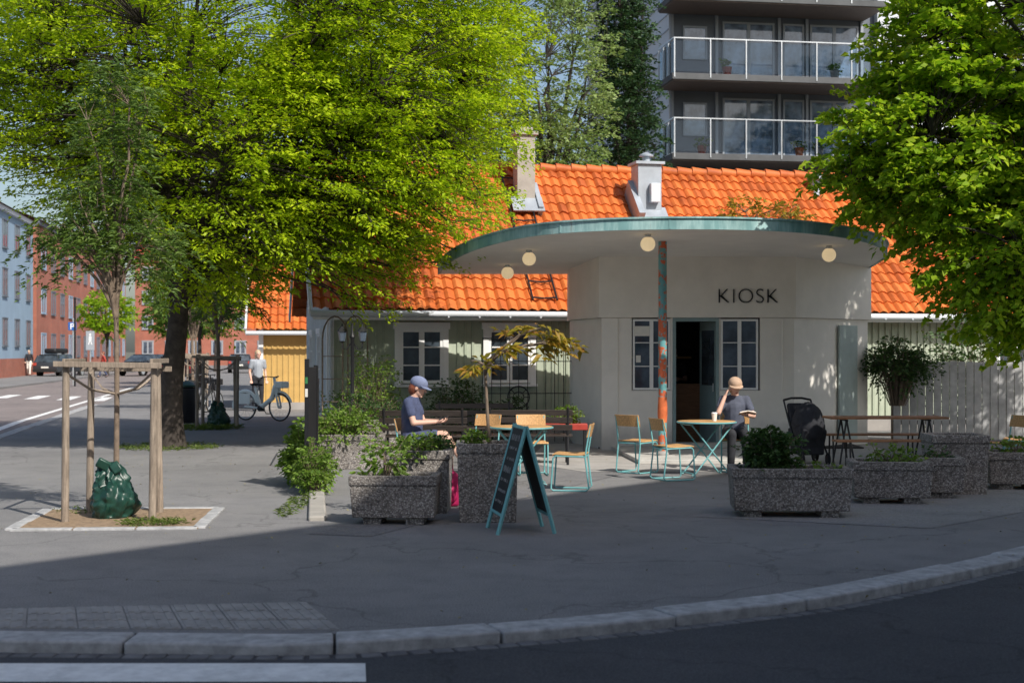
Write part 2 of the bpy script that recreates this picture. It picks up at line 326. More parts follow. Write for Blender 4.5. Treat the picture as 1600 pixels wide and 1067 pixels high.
def tree(name,label,base,fork,tr,lobes,nl,ns,npl,leaf,L,mleaf,mbark=None,seed=1,lean=(0,0),droop=.3,tilt=.45,gap=.35,wr=.5,twig=.018,width=.45,shell=.5,cat='tree',group=None,limb_r=.5,out=.75):
    rng=np.random.default_rng(seed); mbark=mbark or m_bark
    root=thing(name,label,cat,base,0,group); B=Vector(base)
    mb=MB(); fk=Vector((lean[0],lean[1],fork))
    tp=[];rs=[]
    for i in range(9):
        t=i/8; tp.append(Vector((fk.x*t+.03*math.sin(5*t+seed)*tr*6,fk.y*t,fork*t))); rs.append(tr*(1-.22*t)*(1+.28*(1-t)**8))
    mb.tube(tp,rs,14); nodes=[]
    lb=np.array([[l[0]-B.x,l[1]-B.y,l[2]-B.z,l[3],l[4],l[5]] for l in lobes]); vol=np.array([l[3]*l[4]*l[5] for l in lobes])**.67; vol/=vol.sum()
    for i in range(nl):
        q=lb[i%len(lb)] if i<len(lb)*2 else lb[rng.choice(len(lb),p=vol)]
        d=rng.normal(size=3); d[2]=abs(d[2])*.8-.15 if i%3 else d[2]*.3; d/=np.linalg.norm(d)
        tgt=Vector(q[:3]+d*q[3:]*.72); st=fk*(.86+.14*random.random()) if i%2 else fk.copy()
        mid=st.lerp(tgt,.45)+Vector((0,0,.18*(tgt-st).length)); mid.x=st.x+(mid.x-st.x)*.8
        pts=bez(st,mid,tgt,9); pts=[p+Vector(rng.normal(0,.03,3))*(p-st).length*.35 for p in pts]
        r0=tr*limb_r*(.7+.5*random.random()); mb.tube(pts,[r0*(1-t/9)**.8+.012*tr/.2*.5+.004 for t in range(10)],8)
        nodes+=[(p,max(.01,r0*(1-k/9)**.8)) for k,p in enumerate(pts)][2:]
    NP=np.array([list(p) for p,_ in nodes])
    idx=rng.choice(len(lb),size=ns*3,p=vol); d=nrmz(rng.normal(size=(ns*3,3)))
    lump=1+.07*np.sin(d[:,0]*5+seed)+.07*np.sin(d[:,1]*6+d[:,2]*4+seed*2)+.05*np.sin(d[:,2]*11+d[:,0]*9)
    r=(shell+(1-shell)*rng.random(ns*3)**.55)*lump
    C=lb[idx,:3]+d*lb[idx,3:]*r[:,None]
    g=np.sin(C[:,0]*1.9/ (L/.7)+seed)+np.sin(C[:,1]*2.1/(L/.7)+1.3*seed)+np.sin(C[:,2]*3.3/(L/.7)+C[:,0]*.8+seed)
    keep=g>-3+6*gap*.55*rng.random(ns*3)**.5
    inz=C[:,2]>-B.z+.05
    C=C[keep&inz][:ns]; d=d[keep&inz][:ns]
    axis=nrmz(nrmz(C-np.array([fk.x,fk.y,fk.z]))*out+d*.35+rng.normal(0,.28,C.shape)*1); axis[:,2]=axis[:,2]*.6+.05; axis=nrmz(axis)
    Ls=L*(.6+.7*rng.random(len(C))); st=C-axis*Ls[:,None]*.5
    for i in range(len(C)):
        dist=np.linalg.norm(NP-st[i],axis=1)+.6*np.maximum(0,NP[:,2]-st[i][2]); j=int(dist.argmin()); p0=Vector(NP[j]); p1=Vector(st[i]); p2=Vector(st[i]+axis[i]*Ls[i]*.85)-Vector((0,0,droop*Ls[i]*.7))
        ln=(p1-p0).length; md=p0.lerp(p1,.5)+Vector((0,0,.06*ln))
        rr=min(twig*(.6+.25*ln),nodes[j][1]*.7+.004)
        mb.tube([p0,md,p1,p1.lerp(p2,.5)+Vector((0,0,droop*Ls[i]*.12)),p2],[rr,rr*.75,rr*.5,rr*.35,rr*.15],4)
    part(root,'trunk',mb,mbark)
    obj('crown',leaves(rng,st,axis,Ls,npl,leaf,wr,width,droop,tilt,mleaf),root)
    return root
def bush(name,label,c,r,ns,npl,leaf,mleaf,L=None,seed=1,cat='plant',base_z=0.0,wr=.55,droop=.35,group=None,tilt=.6):
    rng=np.random.default_rng(seed); root=thing(name,label,cat,(c[0],c[1],base_z),0,group)
    L=L or min(r)*.9; d=nrmz(rng.normal(size=(ns,3))); rr=(.35+.65*rng.random(ns)**.6)*(1+.15*np.sin(d[:,0]*5+seed)+.12*np.sin(d[:,1]*7))
    C=d*np.array(r)*rr[:,None]+np.array([0,0,c[2]-base_z]); C[:,2]=np.maximum(C[:,2],.04)
    ax=nrmz(d+np.array([0,0,.35])+rng.normal(0,.35,(ns,3))); Ls=L*(.6+.7*rng.random(ns)); st=C-ax*Ls[:,None]*.6; st[:,2]=np.maximum(st[:,2],.02)
    mb=MB()
    for i in range(0,ns,2):
        p1=Vector(st[i]); p0=Vector((p1.x*.25,p1.y*.25,0)); p2=Vector(st[i]+ax[i]*Ls[i]*.8)
        mb.tube([p0,p0.lerp(p1,.5)+Vector((0,0,.1*p1.length)),p1,p2],[.008,.006,.004,.002],4)
    part(root,'stem',mb,m_barkl)
    obj('foliage',leaves(rng,st,ax,Ls,npl,leaf,wr,.5,droop,tilt,mleaf),root); return root
# ---------------------------------------------------------------- camera, light, sky
cam=bpy.data.cameras.new('camera'); co=bpy.data.objects.new('camera',cam); COL.objects.link(co); sc.camera=co
cam.lens=50; cam.sensor_width=36; cam.clip_end=3000; co.location=(0,0,1.7); co.rotation_euler=(R(90),0,0); cam.shift_y=.009
cam.dof.use_dof=True; cam.dof.focus_distance=19; cam.dof.aperture_fstop=2.8
EL=R(43); ld=Vector((-.62*math.cos(EL),.785*math.cos(EL),-math.sin(EL)))
sun=bpy.data.lights.new('sun','SUN'); so=bpy.data.objects.new('sun',sun); COL.objects.link(so); sun.energy=5.0; sun.angle=R(.5); sun.color=(1,.95,.87); so.rotation_euler=ld.to_track_quat('-Z','Y').to_euler(); so.location=(20,-20,30)
w=bpy.data.worlds.new('World'); sc.world=w; w.use_nodes=True; nt=w.node_tree; bg=nt.nodes['Background']; sky=nt.nodes.new('ShaderNodeTexSky'); sky.sky_type='NISHITA'; sky.sun_disc=False; sky.sun_elevation=EL; sky.sun_rotation=math.atan2(.62,-.785); sky.air_density=1.0; sky.dust_density=2.5; nt.links.new(sky.outputs[0],bg.inputs[0]); bg.inputs[1].default_value=.135
sc.view_settings.view_transform='Standard'; sc.view_settings.look='None'; sc.view_settings.exposure=0
# ---------------------------------------------------------------- ground
RZ=-.07
structure('ground',MB().add([(-900,-900,RZ-.012),(900,-900,RZ-.012),(900,1500,RZ-.012),(-900,1500,RZ-.012)],[(0,1,2,3)]).mesh('ground',m_ground))
structure('road',MB().add([(-70,-60,RZ),(90,-60,RZ),(90,24,RZ),(-70,24,RZ)],[(0,1,2,3)]).mesh('road',m_road))
structure('side_road',MB().add([(-70,24,RZ),(5,24,RZ),(-30,260,RZ),(-90,260,RZ)],[(0,1,2,3)]).mesh('side_road',m_road2))
K=[(-36,165),(-18.9,75),(-13.1,45),(-9.8,27),(-9.15,20),(-8.8,15),(-7.9,11.4),(-6.6,9.5),(-5.2,8.86),(-3.9,8.68),(-3.1,8.62),(-2,8.57),(-1,8.57),(.25,9.02),(1.16,9.5),(2.3,10.25),(4.5,12.4),(7,15.2),(10,18.5),(14,23),(30,40)]
def catmull(P,step):
    P=[Vector(p) for p in P]; out=[]
    for i in range(len(P)-1):
        a=P[max(i-1,0)];b=P[i];c=P[i+1];d=P[min(i+2,len(P)-1)]
        if (c-b).length>15: out+= [b]; continue
        n=max(2,int((c-b).length/step))
        for k in range(n):
            t=k/n; out.append(.5*((2*b)+(c-a)*t+(2*a-5*b+4*c-d)*t*t+(3*b-a-3*c+d)*t**3))
    out.append(P[-1]); return out
KC=catmull(K,.25)
structure('pavement',MB().prism([tuple(p) for p in KC]+[(80,60),(80,200),(-40,200)],RZ-.005,0.0).mesh('pavement',m_asph,False))
def resample(P,step):
    out=[P[0].copy()]; acc=0
    for a,b in zip(P,P[1:]):
        seg=(b-a).length; t=0
        while acc+seg-t>=step:
            t+=step-acc; out.append(a.lerp(b,t/seg)); acc=0
        acc+=seg-t
    return out
def normal2(P,i):
    t=(P[min(i+1,len(P)-1)]-P[max(i-1,0)]).normalized(); return Vector((t.y,-t.x))
near=[p for p in KC if p.y<60]
rk=random.Random(3)
Pk=resample(near,.05*1); 
mb=MB(); i=0
while i+18<len(Pk):
    st=rk.randint(16,24); j=min(i+st,len(Pk)-1); pts=list(range(i,j+1,4)); 
    if pts[-1]!=j: pts.append(j)
    if j-i<6: break
    dz=rk.uniform(-.005,.006); sh=rk.uniform(-.008,.008); vs=[];q=[]
    for k in pts:
        p=Pk[k].copy(); t=(Pk[min(k+1,len(Pk)-1)]-Pk[max(k-1,0)]).normalized()
        if k==pts[0]: p+=t*.008
        if k==pts[-1]: p-=t*.008
        n=normal2(Pk,k); a=p+n*sh; b=p+n*(.27+sh+rk.uniform(-.006,.006))
        q.append((a,b))
    for a,b in q: vs+=[(a.x,a.y,RZ-.02),(a.x,a.y,.010+dz),(b.x,b.y,.004+dz+rk.uniform(-.003,.003)),(b.x,b.y,RZ-.02)]
    fs=[]; n_=len(q)
    for k in range(n_-1):
        for e in range(4): fs.append((k*4+e,(k+1)*4+e,(k+1)*4+(e+1)%4,k*4+(e+1)%4))
    fs.append((0,1,2,3)); fs.append(tuple((n_-1)*4+e for e in (3,2,1,0)))
    mb.add(vs,fs); i=j
o=structure('kerb',mb.mesh('kerb',m_gran)); bevel(o,.016,3)
mb=MB(); Pg=resample([p for p in KC if p.y<30 and p.x<12],.13)
for k in range(len(Pg)-1):
    n=normal2(Pg,k)
    c=Pg[k].lerp(Pg[k+1],.5)+n*(.335); t=(Pg[k+1]-Pg[k]); L_=.122+rk.uniform(-.01,.003)
    mb.box((c.x,c.y,RZ-.003+rk.uniform(-.002,.002)),(L_,.10,.02),(rk.uniform(-.02,.02),rk.uniform(-.02,.02),math.atan2(t.y,t.x)))
o=structure('gutter',mb.mesh('gutter',m_sett)); bevel(o,.006,1)
mb=MB(); nx=16
A=Vector((-6.2,8.98));Bq=Vector((-1.39,9.62));Cq=Vector((-1.04,8.64));Dq=Vector((-6.2,8.82))
for a in range(nx):
    for b in range(3):
        def pt(u,v): 
            lo=Dq.lerp(Cq,u); lo.y=max(lo.y,8.66 if lo.x>-4.5 else 8.75+(-4.5-lo.x)*.1); return lo.lerp(A.lerp(Bq,u),v)
        u0,u1,v0,v1=a/nx+.001,(a+1)/nx-.001,b/3+.008,(b+1)/3-.008
        q=[pt(u0,v0),pt(u1,v0),pt(u1,v1),pt(u0,v1)]; z=.004+rk.uniform(0,.003)
        mb.prism([(p.x,p.y) for p in q],-.02,z)
        for s_ in range(4):
            uu=u0+(u1-u0)*(s_+.5)/4; p0=pt(uu,v0+.02);p1=pt(uu,v1-.02); t=p1-p0
            mb.box(((p0.x+p1.x)/2,(p0.y+p1.y)/2,z+.002),(t.length,.035,.006),(0,0,math.atan2(t.y,t.x)))
structure('tactile_paving',mb.mesh('tactile_paving',m_tact))
mb=MB(); z=RZ+.004
def quad(a,b,c,d): mb.add([(p[0],p[1],z) for p in (a,b,c,d)],[(0,1,2,3)])
quad((-6,7.6),(-.78,7.6),(-.83,8.05),(-6,8.05)); quad((-6,6.5),(-.6,6.5),(-.62,6.95),(-6,6.95))
structure('crossing_marking',mb.mesh('crossing_marking',m_white))
mb=MB()
def lineq(a,b,w_):
    a=Vector(a);b=Vector(b);t=(b-a).normalized();n=Vector((t.y,-t.x))*w_/2; quad(a-n,a+n,b+n,b-n)
lineq((-9.9,24.2),(-12.3,35.5),.22); lineq((-12.3,35.5),(-18.3,68.7),.18)
for k in range(5): lineq((-14.6-k*1.5,50+k*1.0),(-15.4-k*1.5,54+k*1.0),.5)
for k in range(6): lineq((-16.6-k*1.56,62+k*9),(-17.2-k*1.6,66+k*9),.2)
structure('lane_marking',mb.mesh('lane_marking',m_white))
structure('far_pavement',MB().prism([(-22.7,60),(-27.0,60),(-52,210),(-45,210)],RZ-.004,.02).mesh('far_pavement',m_asph))
structure('pavement_patch',MB().add([(4.0,13.6,.004),(9.0,18.6,.004),(6.6,19.0,.004),(1.8,14.6,.004)],[(0,1,2,3)]).mesh('pavement_patch',asphalt('patch_asphalt',(.265,.26,.255),.2)))
structure('service_trench',MB().add([(-1.9,13.2,.004),(-1.3,13.0,.004),(1.6,19.8,.004),(1.0,20.0,.004)],[(0,1,2,3)]).mesh('service_trench',asphalt('trench_asphalt',(.205,.20,.20),.2)))
structure('terrace',MB().add([(1.0,20.0,.004),(4.6,20.0,.004),(6.4,24,.004),(6.4,26,.004),(.6,26,.004),(.2,21.5,.004)],[(0,1,2,3,4,5)]).mesh('terrace',mat('pale_bounce_concrete',(.40,.38,.355),.85,.12,3,.4,60,dirt=.35)))  # pale floor sheet added to bounce sunlight up onto the kiosk walls
mb=MB(); poly=[(-4.75,13.45),(-3.0,13.6),(-3.15,15.3),(-4.95,15.2)]
structure('tree_pit',MB().prism(poly,-.02,.012).mesh('tree_pit',m_pit,False))
mb=MB()
for a,b in zip(poly,poly[1:]+poly[:1]):
    a=Vector(a);b=Vector(b);t=b-a;n_=3
    for k in range(n_):
        c=a+t*((k+.5)/n_); mb.box((c.x,c.y,.0),(t.length/n_-.02,.12,.04),(0,0,math.atan2(t.y,t.x)+rk.uniform(-.03,.03)))
o=structure('pit_edging',mb.mesh('pit_edging',m_gran)); bevel(o,.008)
def grass_patch(c,r,n,h,z=0,lab='grass',m=L_grass,seed=1):
    rng=np.random.default_rng(seed); a=rng.random(n)*6.28; q=np.sqrt(rng.random(n)); B=np.stack([c[0]+np.cos(a)*q*r[0],c[1]+np.sin(a)*q*r[1],np.full(n,z)],1)
    ax=nrmz(rng.normal(0,.5,(n,3))+np.array([0,0,1.])); o=obj(lab,leaves(rng,B,ax,np.full(n,h),3,h*1.1,.12,.2,.2,.6,m)); o['kind']='stuff'; return o
grass_patch((-3.5,13.85),(.35,.2),160,.06,.01,seed=2); grass_patch((-4.4,14.9),(.4,.2),60,.05,.01,seed=3); grass_patch((-6.0,24.9),(.9,.9),500,.07,.0,seed=4); grass_patch((-6.7,31),(.8,.7),500,.10,0,seed=6)
grass_patch((-2.35,16),(.12,1.6),140,.07,0,seed=9)
rgl=np.random.default_rng(77); n=420; B=np.stack([rgl.uniform(-7,7,n),rgl.uniform(9,24,n),np.full(n,.008)],1); ax=nrmz(rgl.normal(0,1,(n,3))*np.array([1,1,.02]))
lo=obj('leaf_litter',leaves(rgl,B,ax,np.full(n,.03),1,.035,.5,.1,0,.15,mat('dry_leaf',(.30,.26,.10),.8,.4,5,0))); lo['kind']='stuff'
# ---------------------------------------------------------------- roof tiles
def roof_mesh(name,x0,x1,y0,z0,y1,z1,tw=.205,cl=.32,seed=1,amp=.026,sub=6):
    rg=np.random.default_rng(seed); nt_=int((x1-x0)/tw); Ls=math.hypot(y1-y0,z1-z0); nc=max(1,int(round(Ls/cl))); cu=(y1-y0)/Ls; su=(z1-z0)/Ls
    sgn=1 if cu>0 else -1
    nyx=-su*sgn; nz_=cu*sgn
    u=np.linspace(0,nt_,nt_*sub+1); prof=amp*(np.sin(2*np.pi*u)+.35*np.sin(4*np.pi*u+.6)); X=x0+u*(x1-x0)/nt_
    V=[];Cc=[]; tint=rg.random((nc,nt_+1)); jit=rg.normal(0,.005,(nc,nt_+1)); ti=np.minimum(u.astype(int),nt_-1)
    for c in range(nc):
        for e,(v,l) in enumerate(((0,.034),(1,.0))):
            s=Ls*(c+v)/nc; h=prof+l+jit[c][ti]
            V.append(np.stack([X,y0+cu*s+nyx*h,z0+su*s+nz_*h],1)); Cc.append(tint[c][ti])
    V=np.array(V); nr,ncx=V.shape[:2]; V=V.reshape(-1,3); Cc=np.array(Cc).reshape(-1)
    i=np.arange(nr-1)[:,None]*ncx+np.arange(ncx-1)[None,:]; i=i.ravel()
    if sgn>0: T=np.concatenate([np.stack([i,i+1,i+1+ncx],1),np.stack([i,i+1+ncx,i+ncx],1)])
    else: T=np.concatenate([np.stack([i,i+1+ncx,i+1],1),np.stack([i,i+ncx,i+1+ncx],1)])
    me=tri_mesh(name,V,T,m_tile); at=me.color_attributes.new('tint','FLOAT_COLOR','POINT'); col=np.ones((len(V),4),np.float32); col[:,0]=Cc; at.data.foreach_set('color',col.ravel())
    me.polygons.foreach_set('use_smooth',[True]*len(me.polygons)); me.set_sharp_from_angle(angle=R(40)); return me
_wc={}
def window(root,x,y,z,w_,h,cols=2,rows=3,fw=.05,matf=None,matg=None,trim=.09,sill=True,rz=0,label=None):
    matf=matf or m_wfr; matg=matg or m_glass; key=(w_,h,cols,rows,fw,matf.name,matg.name,trim,sill)
    if key not in _wc:
        g=MB().bx(-w_/2,w_/2,-.005,.005,0,h); gm=g.mesh('window',matg)
        f=MB()
        if trim:
            f.bx(-w_/2-trim,-w_/2,-.045,.02,-trim*.2,h); f.bx(w_/2,w_/2+trim,-.045,.02,-trim*.2,h); f.bx(-w_/2-trim-.03,w_/2+trim+.03,-.06,.02,h,h+trim*1.2)
            if sill: f.bx(-w_/2-trim-.03,w_/2+trim+.03,-.085,.02,-trim*.2-.05,-trim*.2)
        f.bx(-w_/2,-w_/2+fw,-.03,-.006,0,h); f.bx(w_/2-fw,w_/2,-.03,-.006,0,h); f.bx(-w_/2+fw,w_/2-fw,-.03,-.006,0,fw); f.bx(-w_/2+fw,w_/2-fw,-.03,-.006,h-fw,h)
        for c in range(1,cols):
            xx=-w_/2+w_*c/cols; k=fw*.9 if cols==2 else fw*.4; f.bx(xx-k,xx+k,-.034,-.007,fw,h-fw)
        for r_ in range(1,rows):
            zz=h*r_/rows; 
            for c in range(cols):
                a=-w_/2+w_*c/cols+fw*.9; b=-w_/2+w_*(c+1)/cols-fw*.9; f.bx(a,b,-.026,-.008,zz-fw*.22,zz+fw*.22)
        _wc[key]=(gm,f.mesh('frame',matf))
    gm,fm=_wc[key]; o=obj('window',gm,root,(x,y,z),(0,0,rz)); 
    if label:o['label']=label
    obj('frame',fm,o); return o
# ---------------------------------------------------------------- green house
def boards(mb,x0,x1,y,z0,z1,step=.16,bw=.045,d=.022,holes=()):
    x=x0+step/2
    while x<x1:
        segs=[(z0,z1)]
        for hx0,hx1,hz0,hz1 in holes:
            if hx0-bw<x<hx1+bw:
                segs=[(z0,hz0),(hz1,z1)]
        for a,b in segs:
            if b-a>.05: mb.bx(x-bw/2,x+bw/2,y-d,y-.001,a,b)
        x+=step
h=thing('wooden_house','long low sage green wooden house with orange tiled roof','house',(-3.6,28,0),R(12)); HL=21.0
wins=[1.83,3.62,14.9]; holes=[(x-.56,x+.56,.92,2.26) for x in wins]
mb=MB(); mb.bx(0,HL,0,6.4,.25,2.5); mb.add([(HL,0,2.5),(HL,6.4,2.5),(HL,3.2,5.62)],[(0,1,2)])
part(h,'wall',mb,m_green)
mb=MB(); mb.bx(-.012,-.002,0,6.4,.25,2.5); mb.add([(-.007,0,2.5),(-.007,6.4,2.5),(-.007,3.2,5.62)],[(0,2,1)])
y=.15
while y<6.3:
    mb.bx(-.034,-.0125,y-.022,y+.022,.25,2.5+min(y,6.4-y)*.95); y+=.15
part(h,'gable_wall',mb,m_gable)
mb=MB(); boards(mb,.1,HL,0,.25,2.36,.15,.05,.028,holes)
part(h,'batten',mb,m_greend)
part(h,'plinth',MB().bx(-.04,HL,-.04,6.44,0,.26),m_conc2)
mb=MB(); mb.bx(-.05,.09,-.05,-.003,.26,2.5); mb.bx(-.05,-.036,-.003,.10,.26,2.5); mb.bx(.09,HL,-.035,-.003,2.37,2.5)
part(h,'corner_board',mb,m_wfr)
obj('roof',roof_mesh('roof',-.35,HL,-.42,2.50,3.2,5.80,seed=4),h)
obj('rear_slope',roof_mesh('rear_slope',-.35,HL,6.82,2.50,3.2,5.80,seed=5,sub=3),h)
mb=MB(); x=-.4; 
while x<HL: mb.tube([(x,3.2,5.83),(x+.38,3.2,5.80)],[.12,.10],10); x+=.36
rd=part(h,'ridge_tile',mb,m_tile)
at=rd.data.color_attributes.new('tint','FLOAT_COLOR','POINT'); at.data.foreach_set('color',[random.random() if k%4!=3 else 1 for k in range(len(rd.data.vertices)*4)])
mb=MB(); mb.box((-.40,1.39,4.13),(.045,4.95,.2),(math.atan2(3.3,3.62),0,0)); mb.box((-.40,5.01,4.13),(.045,4.95,.2),(-math.atan2(3.3,3.62),0,0))
part(h,'bargeboard',mb,m_wfr)
mb=MB(); mb.bx(-.35,HL,-.40,-.36,2.30,2.48); part(h,'fascia',mb,m_wfr)
mb=MB(); mb.tube([(-.4,-.47,2.42),(HL,-.47,2.40)],.065,10)
for k in range(34): mb.bx(k*.62-.2,k*.62-.17,-.55,-.40,2.35,2.37)
mb.tube([(.02,-.45,2.38),(.02,-.12,2.15),(.02,-.12,.1)],.035,8); part(h,'gutter',mb,m_lgrey)
for x in wins: window(h,x,-.03,1.05,.86,1.08,2,3,.06,trim=.11)
for yy in (1.6,3.9): window(h,-.05,yy,.95,.8,1.1,2,3,.05,rz=R(-90))
def rz_(y): return 2.50+(y+.42)*3.3/3.62
c=part(h,'chimney',MB().bx(-.20,.20,-.22,.22,0,1.50),m_chim,.01,(4.45,2.35,4.9)); 
part(c,'chimney_cap',MB().bx(-.26,.26,-.28,.28,1.50,1.58).bx(-.16,.16,-.17,.17,1.58,1.68),m_chim,.01); 
part(c,'flashing',MB().box((0,-.36,-.02),(.7,.5,.03),(R(42),0,0)).box((.27,-.1,.1),(.10,.9,.3),(R(42),0,0)),m_zinc)
c=part(h,'chimney',MB().bx(-.27,.27,-.27,.27,0,1.05),m_zinc,.01,(7.17,2.1,4.75),label='grey metal clad chimney with a small vent pipe')
part(c,'chimney_cap',MB().bx(-.33,.33,-.33,.33,1.05,1.11).rod((0,0,1.11),(0,0,1.25),.09).lathe((0,0,1.25),[(.16,0),(.16,.03),(.02,.1)],14),m_zinc,.0)
part(c,'flashing',MB().box((0,-.4,-.1),(.75,.6,.03),(R(42),0,0)).box((-.30,-.1,.15),(.14,1.2,.5),(R(42),0,0)),m_zinc)
part(c,'vent_box',MB().bx(-.02,.2,-.42,-.275,.2,.62),m_lgrey,.015)
part(h,'vent_pipe',MB().lathe((0,0,0),[(.2,-.4),(.14,0),(.12,.2),(.12,.35),(.2,.38),(.2,.42),(.05,.55)],14),m_zinc,0,(11.5,2.8,5.3))
mb=MB()
for x in (4.05,4.55):
    mb.tube([(x,y_,rz_(y_)+.11) for y_ in (-.3,.6,1.6,2.9)],.02,6)
for k in range(9):
    y_=-.25+k*.38; mb.tube([(4.05,y_,rz_(y_)+.12),(4.3,y_,rz_(y_)+.10),(4.55,y_,rz_(y_)+.12)],.018,6)
part(h,'roof_ladder',mb,m_black)
yh=thing('wooden_house','small yellow wooden house with orange tiled roof','house',(-7.25,41,0),R(8))
mb=MB(); mb.bx(0,6,0,5.5,.2,2.5); mb.add([(0,0,2.5),(0,5.5,2.5),(0,2.75,5.0)],[(0,2,1)]); part(yh,'wall',mb,m_yellow)
mb=MB(); boards(mb,.1,6,0,.2,2.3,.16); part(yh,'batten',mb,m_yellow)
part(yh,'plinth',MB().bx(-.03,6,-.03,5.5,0,.21),m_conc2)
obj('roof',roof_mesh('roof',-.35,6.2,-.45,2.30,2.75,5.25,seed=8),yh); obj('rear_slope',roof_mesh('rear_slope',-.35,6.2,5.95,2.30,2.75,5.25,seed=9,sub=3),yh)
mb=MB(); mb.box((-.4,1.15,3.75),(.05,4.4,.2),(math.atan2(2.95,3.2),0,0)); mb.bx(-.05,.08,-.05,-.003,.2,2.4); part(yh,'bargeboard',mb,m_wfr)
part(yh,'gutter',MB().tube([(-.4,-.5,2.2),(6,-.5,2.2)],.06,8),m_lgrey)
# ---------------------------------------------------------------- kiosk
k=thing('kiosk','cream rendered kiosk with round copper edged canopy and KIOSK lettering','kiosk',(3.17,24.3,0))
FY=24.3
mb=MB(); mb.bx(1.53,2.045,FY,FY+.3,0,2.26); mb.bx(2.045,2.74,FY,FY+.3,0,1.02); mb.bx(2.71,2.745,FY+.01,FY+.2,1.021,2.26)
part(k,'lower_wall',mb,m_render,0,world=True,smooth=False)
mb=MB(); mb.bx(4.24,4.81,FY,FY+.3,0,2.26); mb.bx(3.54,4.24,FY,FY+.3,0,1.02); mb.bx(3.535,3.565,FY+.01,FY+.2,1.021,2.26)
part(k,'lower_wall',mb,m_render,0,world=True,smooth=False)
part(k,'side_wall',MB().prism([(1.53,FY+.31),(1.83,FY+.31),(1.45,26.2),(1.12,26.2)],0,2.26).prism([(1.12,26.21),(1.45,26.21),(1.45,27.6),(1.12,27.6)],0,2.26),m_render,world=True,smooth=False)
part(k,'side_wall',MB().prism([(4.82,FY+.02),(6.5,26.0),(6.3,26.2),(4.6,FY+.33)],0,2.26).prism([(6.5,26.01),(6.5,28.2),(6.2,28.2),(6.2,26.21)],0,2.26),m_render,world=True,smooth=False)
mb=MB(); mb.prism([(1.48,FY-.05),(4.84,FY-.05),(6.56,25.97),(6.56,27.5),(1.06,27.3),(1.06,26.2)],2.265,lambda x,y:3.47-.05*(y-20.75)+.01)
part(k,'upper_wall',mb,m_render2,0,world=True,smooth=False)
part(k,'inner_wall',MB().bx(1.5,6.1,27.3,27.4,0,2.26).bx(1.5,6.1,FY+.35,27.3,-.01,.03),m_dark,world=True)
part(k,'serving_counter',MB().bx(2.2,5.0,25.6,26.1,.03,1.1),m_wood2,world=True)
part(k,'shelf',MB().bx(2.3,3.4,26.95,27.28,1.55,1.59),m_wood,world=True)
for cx in (2.385,3.89): window(k,cx-3.17,.05,1.03,.64,1.21,2,3,.035,m_wfr,m_glass2,0)
dr=part(k,'door',MB().bx(-.02,.02,-.34,.34,.1,2.2),m_slate,.004,(.26,.45,0),(0,0,R(18)))
part(dr,'door_glass',MB().bx(-.026,.026,-.24,.24,1.1,2.05),m_glass)
part(dr,'handle',MB().rod((-.05,-.26,1.0),(-.05,-.26,1.14),.01),m_steel)
part(k,'door_frame',MB().bx(2.746,2.80,FY-.02,FY+.12,0.12,2.26).bx(3.48,3.534,FY-.02,FY+.12,.12,2.26).bx(2.80,3.48,FY-.02,FY+.1,2.2,2.262),m_slate,world=True)
part(k,'door',MB().bx(-.30,.30,-.03,.0,.08,2.15),m_pdoor,.006,(5.98-3.17+.02,25.14-24.3+.32,0),(0,0,R(45)),label='closed pale grey green side door')
part(k,'step',MB().prism([(1.9,21.3),(3.9,21.3),(4.1,24.28),(1.7,24.28)],0,.07).bx(2.6,3.7,23.8,24.29,.07,.14),mat('worn_step',(.52,.50,.46),.85,.15,3,.4,60,dirt=.3),.012,world=True)
CP=[(-1.38,27.1),(-1.2,25.7),(-.9,24.25),(-.5,23.0),(0,21.97),(.5,21.35),(1.3,20.92),(2.3,20.75),(3.3,20.8),(4.2,21.08),(5.05,21.7),(5.75,22.6),(6.25,23.8),(6.45,25.2),(6.55,27.1)]
CS=catmull(CP,.3); zs=lambda x,y:3.475-.05*(y-20.75)
poly=[tuple(p) for p in CS]
part(k,'canopy',MB().prism(poly,zs,lambda x,y:zs(x,y)+.14),m_soffit,world=True)
def offs(P,d): 
    out=[]
    for i in range(len(P)):
        t=(P[min(i+1,len(P)-1)]-P[max(i-1,0)]).normalized(); out.append(P[i]+Vector((-t.y,t.x))*-d)
    return out
mb=MB(); ou=offs(CS,.035); o2=offs(CS,.06)
vs=[];fs=[]
for i,(a,b,c) in enumerate(zip(CS,ou,o2)):
    z=zs(a.x,a.y); vs+=[(a.x,a.y,z-.010),(b.x,b.y,z-.010),(b.x,b.y,z+.145),(c.x,c.y,z+.15),(c.x,c.y,z+.175),(a.x,a.y,z+.175)]
for i in range(len(CS)-1):
    for e in range(6): fs.append((i*6+e,(i+1)*6+e,(i+1)*6+(e+1)%6,i*6+(e+1)%6))
mb.add(vs,fs)
for i in range(3,len(CS)-2,5):
    z=zs(CS[i].x,CS[i].y); t=CS[i+1]-CS[i]; mb.box((ou[i].x,ou[i].y,z+.07),(.02,.012,.145),(0,0,math.atan2(t.y,t.x)))
part(k,'canopy_fascia',mb,m_verd,world=True)
part(k,'canopy_covering',MB().prism(poly,lambda x,y:zs(x,y)+.142,lambda x,y:zs(x,y)+.165),m_zinc,world=True)
cl=part(k,'column',MB().tube([(2.35,22.2,.0),(2.35,22.2,1.2),(2.35,22.2,2.4),(2.35,22.2,zs(2.35,22.2))],.066,24),m_column,world=True)
part(cl,'column_collar',MB().lathe((2.35-3.17,22.2-24.3,0),[(.067,.58),(.079,.72),(.078,.80),(.067,.98)],20),m_orange)
part(cl,'column_base',MB().lathe((2.35-3.17,22.2-24.3,0),[(.10,0),(.10,.10),(.068,.14)],20),m_conc2)
